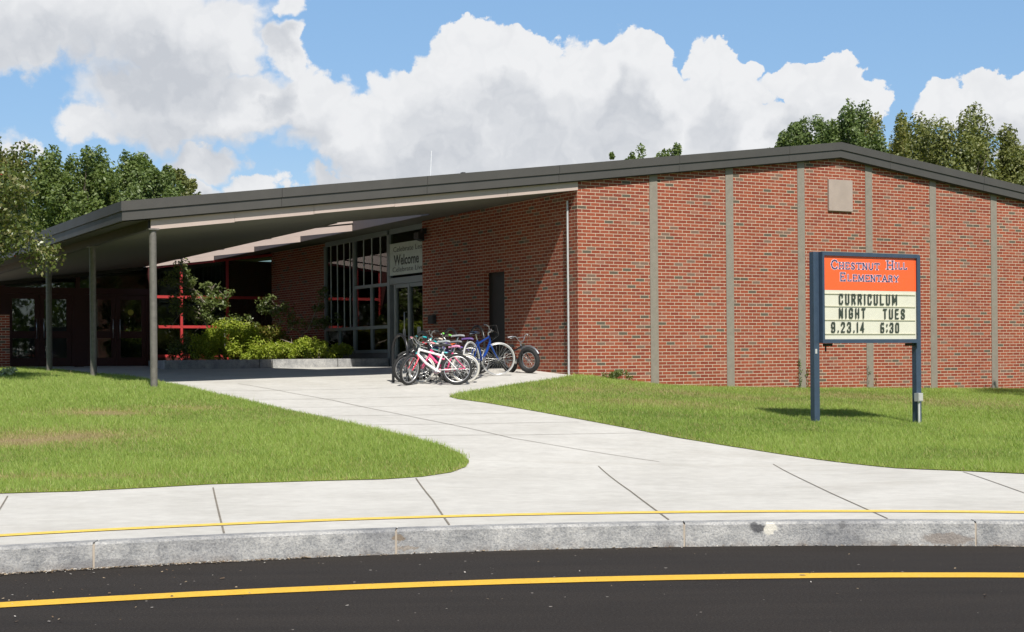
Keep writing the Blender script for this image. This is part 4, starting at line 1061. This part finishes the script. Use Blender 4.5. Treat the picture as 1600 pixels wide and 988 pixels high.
BG = {'C': [[(.95, .72), (.95, .86), (.8, 1), (.2, 1), (.05, .86), (.05, .14), (.2, 0), (.8, 0), (.95, .14), (.95, .28)]], 'U': [[(.05, 1), (.05, .14), (.2, 0), (.8, 0), (.95, .14), (.95, 1)]],
 'R': [[(.05, 0), (.05, 1), (.75, 1), (.95, .88), (.95, .62), (.75, .5), (.05, .5)], [(.6, .5), (.97, 0)]], 'I': [[(.5, 0), (.5, 1)]], 'L': [[(.05, 1), (.05, 0), (.95, 0)]], 'M': [[(.04, 0), (.04, 1), (.5, .3), (.96, 1), (.96, 0)]],
 'N': [[(.05, 0), (.05, 1), (.95, 0), (.95, 1)]], 'G': [[(.95, .74), (.95, .86), (.8, 1), (.2, 1), (.05, .86), (.05, .14), (.2, 0), (.8, 0), (.95, .14), (.95, .46), (.55, .46)]], 'H': [[(.05, 0), (.05, 1)], [(.95, 0), (.95, 1)], [(.05, .5), (.95, .5)]],
 'T': [[(.5, 0), (.5, 1)], [(0, 1), (1, 1)]], 'E': [[(.95, 1), (.05, 1), (.05, 0), (.95, 0)], [(.05, .52), (.8, .52)]], 'S': [[(.95, .74), (.95, .87), (.8, 1), (.2, 1), (.05, .87), (.05, .66), (.95, .36), (.95, .13), (.8, 0), (.2, 0), (.05, .13), (.05, .26)]],
 '9': [[(.05, .2), (.05, .12), (.2, 0), (.8, 0), (.95, .14), (.95, .86), (.8, 1), (.2, 1), (.05, .86), (.05, .6), (.2, .46), (.95, .46)]], '6': [[(.92, .92), (.8, 1), (.2, 1), (.05, .86), (.05, .14), (.2, 0), (.8, 0), (.95, .14), (.95, .38), (.8, .5), (.05, .5)]],
 '2': [[(.05, .78), (.05, .87), (.2, 1), (.8, 1), (.95, .87), (.95, .62), (.05, .1), (.05, 0), (.97, 0)]], '3': [[(.05, .82), (.05, .88), (.2, 1), (.8, 1), (.95, .88), (.95, .62), (.8, .52), (.45, .52)], [(.8, .52), (.95, .4), (.95, .12), (.8, 0), (.2, 0), (.05, .12), (.05, .2)]],
 '1': [[(.5, 0), (.5, 1)]], '4': [[(.75, 0), (.75, 1), (.0, .3), (1.0, .3)]], '0': [[(.2, 0), (.8, 0), (.95, .14), (.95, .86), (.8, 1), (.2, 1), (.05, .86), (.05, .14), (.2, 0)]], '.': [[(.5, .0), (.5, .09)]], ':': [[(.5, .12), (.5, .24)], [(.5, .74), (.5, .86)]]}
def board_glyph(c, x0, x1, zb, zt, wg, yy):
    m = MB(); zb += wg/2; zt -= wg/2; x0 += wg/2; x1 -= wg/2
    if c in 'I1.:': x0, x1 = (x0+x1)/2-.01, (x0+x1)/2+.01
    k = 0
    for ln in BG[c]:
        for pa, pb in zip(ln[:-1], ln[1:]):
            A = Vector((x0+pa[0]*(x1-x0), yy+k*.0002, zb+pa[1]*(zt-zb))); B = Vector((x0+pb[0]*(x1-x0), yy+k*.0002, zb+pb[1]*(zt-zb))); k += 1
            d = (B-A).normalized(); n = Vector((-d.z, 0, d.x))*wg/2; e = d*wg*.42
            w2 = n*.85 if abs(d.z) < .3 else n
            m.add([A-e-w2, B+e-w2, B+e+w2, A-e+w2], [(0, 1, 2, 3)])
    return m
def board_word(word, bx, mat):
    x0, x1, zb2, za = sbox(*bx); wd = {'I': .42, '1': .42, '.': .42, ':': .42, 'M': 1.25}
    gap = .42; tot = sum(wd.get(c, 1) for c in word) + gap*(len(word)-1); k = (x1-x0)/tot; x = x0
    for c in word:
        cw = wd.get(c, 1)*k; o = board_glyph(c, x, x+cw, zb2, za, .0265, yf+.004).build('letter', mat, pnl); pass
        x += cw + gap*k
for tx, bx in (('CURRICULUM', (1311, 458.7, 1402.5, 476)), ('NIGHT', (1311, 481, 1353, 497.8)), ('TUES', (1380, 482.3, 1414.5, 499)),
               ('9.23.14', (1299, 503, 1351, 520.2)), ('6:30', (1376, 504, 1405.5, 520.7))): board_word(tx, bx, INK2)
# serif small capitals of the header, drawn as strokes
GLY = {'C': [[(.92, .78), (.78, .96), (.5, 1.0), (.2, .85), (.06, .5), (.2, .15), (.5, 0), (.8, .05), (.94, .22)]], 'H': [[(.14, 0), (.14, 1)], [(.86, 0), (.86, 1)], [(.14, .5), (.86, .5)]],
 'E': [[(.16, 0), (.16, 1)], [(.16, 1), (.9, 1), (.9, .86)], [(.16, .52), (.72, .52)], [(.16, 0), (.92, 0), (.92, .16)]],
 'S': [[(.84, .8), (.7, .97), (.4, 1), (.16, .82), (.28, .58), (.7, .42), (.86, .2), (.62, 0), (.3, .02), (.12, .22)]], 'T': [[(.5, 0), (.5, 1)], [(.04, .84), (.04, 1), (.96, 1), (.96, .84)]],
 'N': [[(.12, 0), (.12, 1)], [(.12, 1), (.88, 0)], [(.88, 0), (.88, 1)]], 'U': [[(.12, 1), (.12, .3), (.3, .03), (.6, 0), (.85, .2), (.86, 1)]], 'I': [[(.5, 0), (.5, 1)]],
 'L': [[(.18, 1), (.18, 0), (.92, 0), (.92, .18)]], 'M': [[(.1, 0), (.14, 1)], [(.14, 1), (.5, .1), (.86, 1)], [(.86, 1), (.9, 0)]], 'A': [[(.06, 0), (.5, 1), (.94, 0)], [(.24, .36), (.76, .36)]],
 'R': [[(.16, 0), (.16, 1)], [(.16, 1), (.6, 1), (.82, .86), (.82, .64), (.6, .5), (.16, .5)], [(.5, .5), (.92, 0)]], 'Y': [[(.06, 1), (.5, .48), (.94, 1)], [(.5, .48), (.5, 0)]]}
SER = {'H': [.14, .86], 'I': [.5], 'N': [.12], 'T': [.5], 'Y': [.5], 'M': [.1, .9], 'R': [.16], 'A': [.06, .94]}
def stroke_word(mbx, word, x0, x1, zb, zt, wgt, yy):
    wd = {'I': .55, 'M': 1.25, 'L': .85, 'E': .9, 'S': .85}
    tot = sum(wd.get(c, 1) for c in word) + .28*(len(word)-1); k = (x1-x0)/tot; x = x0
    for c in word:
        cw = wd.get(c, 1)*k
        P = lambda p: Vector((x+p[0]*cw, yy, zb+p[1]*(zt-zb)))
        for ln in GLY[c]:
            for a, b in zip(ln[:-1], ln[1:]):
                A, B = P(a), P(b); d = (B-A).normalized(); n = Vector((-d.z, 0, d.x))*wgt/2; e = d*wgt*.3
                if abs(d.z) < .3: n *= .72
                q4 = [A-e-n, B+e-n, B+e+n, A-e+n]; mbx.add([p for p in q4], [(0, 1, 2, 3)])
        for sx in SER.get(c, []):
            for zz in ((0, 1) if c in 'HIN' else (0,)):
                A = P((sx, zz)); mbx.add([A+Vector((-wgt*1.1, 0, -wgt*.28)), A+Vector((wgt*1.1, 0, -wgt*.28)), A+Vector((wgt*1.1, 0, wgt*.28)), A+Vector((-wgt*1.1, 0, wgt*.28))], [(0, 1, 2, 3)])
        x += cw + .28*k
WORDS = [('C', 1299.5, 406.5, 1309.5, 420), ('HESTNUT', 1312, 410.3, 1375, 420.0), ('H', 1386.5, 407.6, 1397, 420.7), ('ILL', 1399, 410.6, 1418, 420.2), ('E', 1313.5, 426.5, 1322, 438.7), ('LEMENTARY', 1325, 429.4, 1405, 438.9)]
for lay, (mat_, wg, yy) in enumerate(((paint('lilac_letter_outline', (.72, .60, .66), .4), .038, yf+.0155), (paint('navy_letter_fill', (.07, .065, .15), .4), .024, yf+.0135))):
    m = MB()
    for w_, u0, v0, u1, v1 in WORDS:
        x0, x1, zb2, za = sbox(u0, v0, u1, v1); stroke_word(m, w_, x0, x1, zb2, za, wg*(1.0 if len(w_) < 2 else .86), yy)
    o = m.build('header_lettering', mat_, sgn); md = o.modifiers.new('thick', 'SOLIDIFY'); md.thickness = .001
for o in [x for x in sgn.children if x.name.startswith('header_lettering')]:
    for k, p in enumerate(o.data.polygons): pass
# brackets, junction box and conduit
for x in (sL+.13, sR-.16): MB().box(x, x+.14, -.03, .03, zb_-.05, zb_-.006).build('bracket', M_DARK, sgn)
MB().tube([(sL+.16, 0, zb_-.13), (sL+.16, 0, zb_-.04)], .012, 8).build('cable_end', M_DARK, sgn)
x0 = sR - .02; gxy = (SX+AX*x0, SY+AY*x0); zg = tz(*gxy)
jb = MB(); jb.box(sR-.052, sR+.042, -.145, -.053, zg+.36, zg+.49); jb.box(sR-.045, sR+.035, -.152, -.146, zg+.37, zg+.48); jb.build('junction_box', paint('grey_electrical_box', (.42, .42, .41), .5), sgn)
MB().tube([(sR-.0, -.10, zg-.05), (sR-.0, -.10, zg+.36)], .02, 10).build('conduit', M_PIPE, sgn)
MB().box(sL-.09, sL-.055, -.058, -.051, zb_-.16, zb_-.09).build('name_plate', M_PIPE, sgn)

# ------------------------------------------------------------------ bicycle rack and bicycles
M_RACK = paint('black_rack_paint', (.014, .014, .015), .35)
def rack(u, v, span, label, ang):
    x, y = ground_px(u, v); z = tz(x, y); o = empty('bike_rack', (x, y, z), ang); tag(o, label, 'bike rack', 'black hoop bike racks')
    m = MB(); h = .93; rr = span/2
    pts = [(0, 0, -.05), (0, 0, h-rr)] + [(rr-rr*math.cos(a), 0, h-rr+rr*math.sin(a)) for a in np.linspace(.2, math.pi-.2, 9)] + [(span, 0, h-rr), (span, 0, -.05)]
    m.tube(pts, .028, 10); m.build('hoop', M_RACK, o)
    for xx in (0, span):
        MB().disc((xx, 0, .006), (0, 0, 1), .075, .012).build('base_plate', M_RACK, o)
RA = math.atan2(BY, BX)
rack(637, 601.5, .62, 'black hoop bike rack nearest the lawn, in front of the white and pink bicycle', RA)
rack(672, 596, .62, 'black hoop bike rack in the middle, hidden among the small bicycles', RA)
rack(716, 588, .62, 'black hoop bike rack beside the purple bicycle', RA)
rack(757, 580, .62, 'black hoop bike rack behind the blue bicycle, nearest the side door', RA)

M_TYRE = (.018, .018, .018)
def bike(name, label, u, v, heading, lean, steer, R, frame, tyre=M_TYRE, grip=(.02, .02, .02), saddle=(.02, .02, .02), fork=None, accent=None, tw=.024, bmx=False, fender=None, anchor='rear', stepthru=False, scale=1.0, spokes=18, basket=None):
    """u,v: where the anchor wheel meets the ground"""
    x, y = ground_px(u, v); z = tz(x, y)
    o = empty(name, (x, y, z), 0); tag(o, label, 'bicycle', 'children\'s bicycles parked at the racks')
    k = scale*R/.30; wb = (.98 if not bmx else .92)*k*.93 if R < .33 else 1.02
    kk = wb/.95
    M = Matrix.Rotation(heading, 4, 'Z') @ Matrix.Rotation(lean, 4, 'X')
    off = Vector((wb, 0, 0)) if anchor == 'front' else Vector((0, 0, 0))
    base = lambda p: (M @ (Vector(p) - off))
    hb = Vector((wb-.185*kk, 0, R+.30*kk)); ht = Vector((wb-.225*kk, 0, R+.42*kk)); ax = (ht-hb).normalized()
    SM = Matrix.Translation(hb) @ Matrix.Rotation(steer, 4, ax) @ Matrix.Translation(-hb)
    front = lambda p: base(SM @ Vector(p))
    Fm = paint(name+'_frame', frame, .3, .1, .04); Tm = paint('tyre_rubber', tyre, .8); Rm = paint('alloy_rim', (.55, .55, .55), .35, .8)
    Am = paint(name+'_accent', accent or frame, .35); Fk = paint(name+'_fork', fork or frame, .3, .1, .04)
    bb = Vector((wb*.42, 0, R*.93)); st = Vector((wb*.29, 0, R+.30*kk)); rh = Vector((0, 0, R)); fh = Vector((wb, 0, R))
    f = MB(); rt = .019 if R > .25 else .017
    f.tube([hb, ht], rt*1.25, 10); f.tube([bb, st+Vector((-.01, 0, .04))], rt, 8)
    lowt = st.lerp(bb, .45) if stepthru else st.lerp(bb, .10)
    mid = (ht.lerp(lowt, .5) + Vector((0, 0, -.05 if stepthru else -.015)))
    f.tube([ht.lerp(hb, .25), mid, lowt], rt*1.05, 8); f.tube([hb, hb.lerp(bb, .5)+Vector((.015, 0, -.02)), bb], rt*1.35, 8)
    for sy in (-1, 1):
        d = Vector((0, sy*.052, 0)); f.tube([bb+Vector((0, sy*.025, 0)), rh+d], .0095, 6); f.tube([st+Vector((0, sy*.018, 0)), rh+d], .0085, 6)
    f.tube([bb-Vector((0, .035, 0)), bb+Vector((0, .035, 0))], .024, 10)
    f.build('frame', Fm, o, base)
    fk = MB(); fk.tube([hb, hb-Vector((0, 0, .0))+ax*-.03], .02, 8); cr = hb - ax*.03
    for sy in (-1, 1): fk.tube([cr, cr+Vector((.012, sy*.05, -.03)), cr.lerp(fh, .55)+Vector((-.01, sy*.055, 0)), fh+Vector((0, sy*.052, 0))], [.015, .014, .012, .009], 7)
    fk.build('fork', Fk, o, front)
    for hub, xf_, nm in ((rh, base, 'rear'), (fh, front, 'front')):
        w = empty('wheel', (0, 0, 0), 0, o)
        tt = MB(); tt.ring(hub, (0, 1, 0), R-tw, tw, 44, 10); tt.build('tyre', Tm, w, xf_)
        rm = MB(); rm.ring(hub, (0, 1, 0), R-2.05*tw-.004, .011, 40, 6, 0, 1.3); rm.disc(hub, (0, 1, 0), .02, .085, 12); rm.build('rim', Rm, w, xf_)
        sp_ = MB(); ri = R-2.05*tw-.008
        for i in range(spokes):
            a = 2*math.pi*i/spokes; a2 = a+(.35 if i % 2 else -.35); sy = .03*(1 if i % 2 else -1)
            sp_.tube([hub+Vector((.017*math.cos(a2), sy, .017*math.sin(a2))), hub+Vector((ri*math.cos(a), 0, ri*math.sin(a)))], .0021, 4, cap=False)
        sp_.build('spokes', M_CHROME, w, xf_)
    # handlebar
    stem = ht+ax*.05; h_ = MB(); hw = (.27 if R > .22 else .23)*(1.15 if bmx else 1)
    rise = .17*kk if bmx else .07*kk; clamp = stem+Vector((.035, 0, .03))
    h_.tube([ht, stem, clamp], .013, 8)
    pts = [clamp+Vector((0, 0, 0)), ]
    L_ = [clamp+Vector((0, sy_*.05, 0)) for sy_ in (1,)]
    prof = lambda s_: [clamp, clamp+Vector((.0, s_*.06, .01)), clamp+Vector((-.01, s_*hw*.5, rise)), clamp+Vector((-.035, s_*hw*.75, rise+.008)), clamp+Vector((-.07, s_*hw, rise))]
    h_.tube(prof(-1)[::-1] + prof(1)[1:], .0105, 8)
    if bmx: h_.tube([prof(-1)[2].lerp(prof(-1)[1], .3), prof(1)[2].lerp(prof(1)[1], .3)], .008, 6)
    hb_ = h_.build('handlebar', M_CHROME if not bmx else paint('chrome_dull', (.45, .45, .47), .35, .8), o, front)
    for s_ in (-1, 1):
        e1_, e0_ = prof(s_)[4], prof(s_)[3]; g = MB(); g.tube([e0_.lerp(e1_, .15), e1_+(e1_-e0_)*.18], .0165, 8); g.build('grip', paint('grip_rubber', grip, .6), hb_, front)
        br_ = MB(); br_.tube([e0_+Vector((.01, 0, -.005)), e0_+Vector((.055, s_*.02, -.02)), e1_+Vector((.05, 0, -.03))], .005, 5); br_.build('brake_lever', M_CHROME, hb_, front)
    cb_ = MB(); c0 = prof(1)[3]; cb_.tube([c0+Vector((.03, 0, -.01)), c0+Vector((.16*kk, -.08, .03)), clamp+Vector((.17*kk, 0, -.06)), hb+Vector((.02, 0, .02))], .0032, 5, cap=False)
    cb_.tube([prof(-1)[3]+Vector((.03, 0, -.01)), clamp+Vector((.14*kk, -.07, .0)), clamp+Vector((.10*kk, 0, -.12)), ht.lerp(lowt, .25)], .0032, 5, cap=False); cb_.build('brake_cable', paint('cable_black', (.03, .03, .03), .4), o, front)
    # saddle
    sd = MB(); top = st + (st-bb).normalized()*(.15*kk if not bmx else .06); sd.tube([st, top], .0125, 8)
    sm = MB(); prof_s = [(-.12, .062, .0), (-.10, .072, .012), (-.04, .06, .018), (.04, .032, .012), (.11, .018, .006), (.135, .01, -.004)]
    vs = []
    for (dx, w, dzz) in prof_s:
        for (yy, zz) in ((-1, -.018), (-.95, .010), (-.5, .022), (0, .018), (.5, .022), (.95, .010), (1, -.018)): vs.append(top+Vector((dx*kk, yy*w, .02+dzz+zz)))
    fsx = [(i*7+j, (i+1)*7+j, (i+1)*7+(j+1) % 7, i*7+(j+1) % 7) for i in range(5) for j in range(7)]
    sm.add(vs, fsx + [tuple(range(6, -1, -1)), tuple(range(35, 42))], 0, True)
    so_ = sm.build('saddle', paint('saddle_vinyl', saddle, .45), o, base); sd.build('seat_post', M_CHROME, so_, base)
    # drivetrain
    cr_ = MB(); cr_.ring(bb+Vector((0, -.045, 0)), (0, 1, 0), .062*kk, .005, 24, 5); cr_.disc(bb+Vector((0, -.045, 0)), (0, 1, 0), .045*kk, .004, 16)
    ca = .5; A = bb+Vector((.13*kk*math.cos(ca), -.075, .13*kk*math.sin(ca))); B = bb+Vector((-.13*kk*math.cos(ca), .075, -.13*kk*math.sin(ca)))
    cr_.tube([bb+Vector((0, -.06, 0)), A], .008, 6); cr_.tube([bb+Vector((0, .06, 0)), B], .008, 6)
    c1 = cr_.build('crank', M_CHROME if not accent else M_CHROME, o, base)
    for P_, s_ in ((A, -1), (B, 1)):
        pd = MB(); pd.box(P_.x-.04, P_.x+.04, min(P_.y, P_.y+s_*.075), max(P_.y, P_.y+s_*.075), P_.z-.012, P_.z+.012); pd.build('pedal', M_DARK, c1, base)
    ch = MB(); rc = .032
    for dz_ in (1, -1): ch.tube([bb+Vector((0, -.045, dz_*.062*kk)), rh+Vector((0, -.045, dz_*rc))], .0045, 5)
    ch.ring(rh+Vector((0, -.045, 0)), (0, 1, 0), rc, .004, 16, 5); ch.build('chain', M_DARK, o, base)
    if accent:
        g = MB(); p0, p1 = bb+Vector((.05*kk, -.058, 0)), rh.lerp(bb, .42)+Vector((0, -.058, 0))
        g.tube([p0, bb+Vector((0, -.058, .0)), p1], [.05*kk, .052*kk, .022*kk], 10); g.build('chain_guard', Am, o, lambda p: base(Vector((p[0], -.058+(p[1]+.058)*.12, p[2]))))
    if fender:
        fd = MB()
        for hub, xf_, a0, a1 in ((fh, front, .4, 2.2),):
            pts = [hub+Vector(((R+.012)*math.cos(a), 0, (R+.012)*math.sin(a))) for a in np.linspace(a0, a1, 9)]
            fd.tube(pts, .03, 8, cap=False)
            fd.build('mudguard', paint('mudguard', fender, .35, .4), o, xf_)
    ks = MB(); ks.tube([bb+Vector((-.06, .03, -.02)), (M.inverted() @ (M @ (bb+Vector((-.10, .17, 0))-off)) + off) - Vector((0, 0, bb.z-.015))], .007, 6); ks.build('kickstand', M_DARK, o, base)
    return o
PI = math.pi
bike('bicycle', 'white and pink child bicycle nearest the lawn with red front fork', 714, 602, PI+.02, .10, 1.0, .292, (.80, .78, .77), grip=(.75, .30, .32), saddle=(.03, .03, .03), fork=(.65, .04, .08), accent=(.80, .16, .28), tw=.026)
bike('bicycle', 'pink bicycle with cream tyres behind the white one', 727, 599, PI-.02, .08, -.2, .270, (.72, .07, .20), tyre=(.50, .48, .43), grip=(.75, .7, .65), saddle=(.6, .25, .4), fork=(.72, .07, .20), accent=(.72, .07, .2), tw=.020, stepthru=True)
bike('bicycle', 'black bicycle with teal grips and grey saddle in the middle of the row', 712, 595, PI+.04, .07, .35, .285, (.02, .03, .035), grip=(.02, .42, .45), saddle=(.30, .32, .33), fork=(.05, .45, .45), tw=.026, scale=1.05)
bike('bicycle', 'small teal bicycle with orange saddle deep in the row', 722, 591.5, PI+.05, -.06, .2, .255, (.03, .35, .38), grip=(.02, .5, .5), saddle=(.65, .12, .03), fork=(.03, .35, .38), tw=.024)
bike('bicycle', 'dark bicycle with silver handlebar standing tall behind the row', 735, 588, PI+.06, .05, .3, .30, (.03, .03, .045), grip=(.03, .03, .03), saddle=(.25, .26, .27), fork=(.03, .03, .04), tw=.024, scale=1.08)
bike('bicycle', 'purple bicycle with lime green grips beside the blue one', 747, 585, PI+.10, -.05, -.35, .27, (.10, .06, .28), grip=(.22, .70, .12), saddle=(.10, .05, .2), fork=(.5, .5, .55), tw=.024, scale=1.05)
bike('bicycle', 'blue bicycle with big white rimmed front wheel', 776, 588, 1.12, -.06, -.97, .335, (.008, .045, .24), tyre=(.50, .49, .47), grip=(.04, .04, .05), saddle=(.02, .03, .06), fork=(.01, .06, .28), tw=.0135, anchor='front', spokes=24)
bike('bmx_bicycle', 'black fat tyred bicycle leaning on the brick side wall', 829, 583.5, -.95, .20, .30, .262, (.014, .014, .016), grip=(.3, .3, .32), saddle=(.02, .02, .02), fork=(.014, .014, .016), tw=.048, bmx=True, fender=(.16, .16, .17), anchor='front', scale=.9)

bike('bicycle', 'black bicycle with red grips half hidden behind the white and pink one', 704, 598, PI+.08, -.05, .5, .275, (.02, .02, .022), grip=(.6, .03, .05), saddle=(.02, .02, .02), fork=(.45, .03, .05), tw=.026)
bike('bicycle', 'dark navy bicycle with yellow bell, middle of the row behind the pink one', 730, 593, PI-.05, .06, .7, .275, (.02, .03, .10), grip=(.7, .6, .5), saddle=(.15, .15, .16), fork=(.3, .3, .32), tw=.024, scale=1.06)
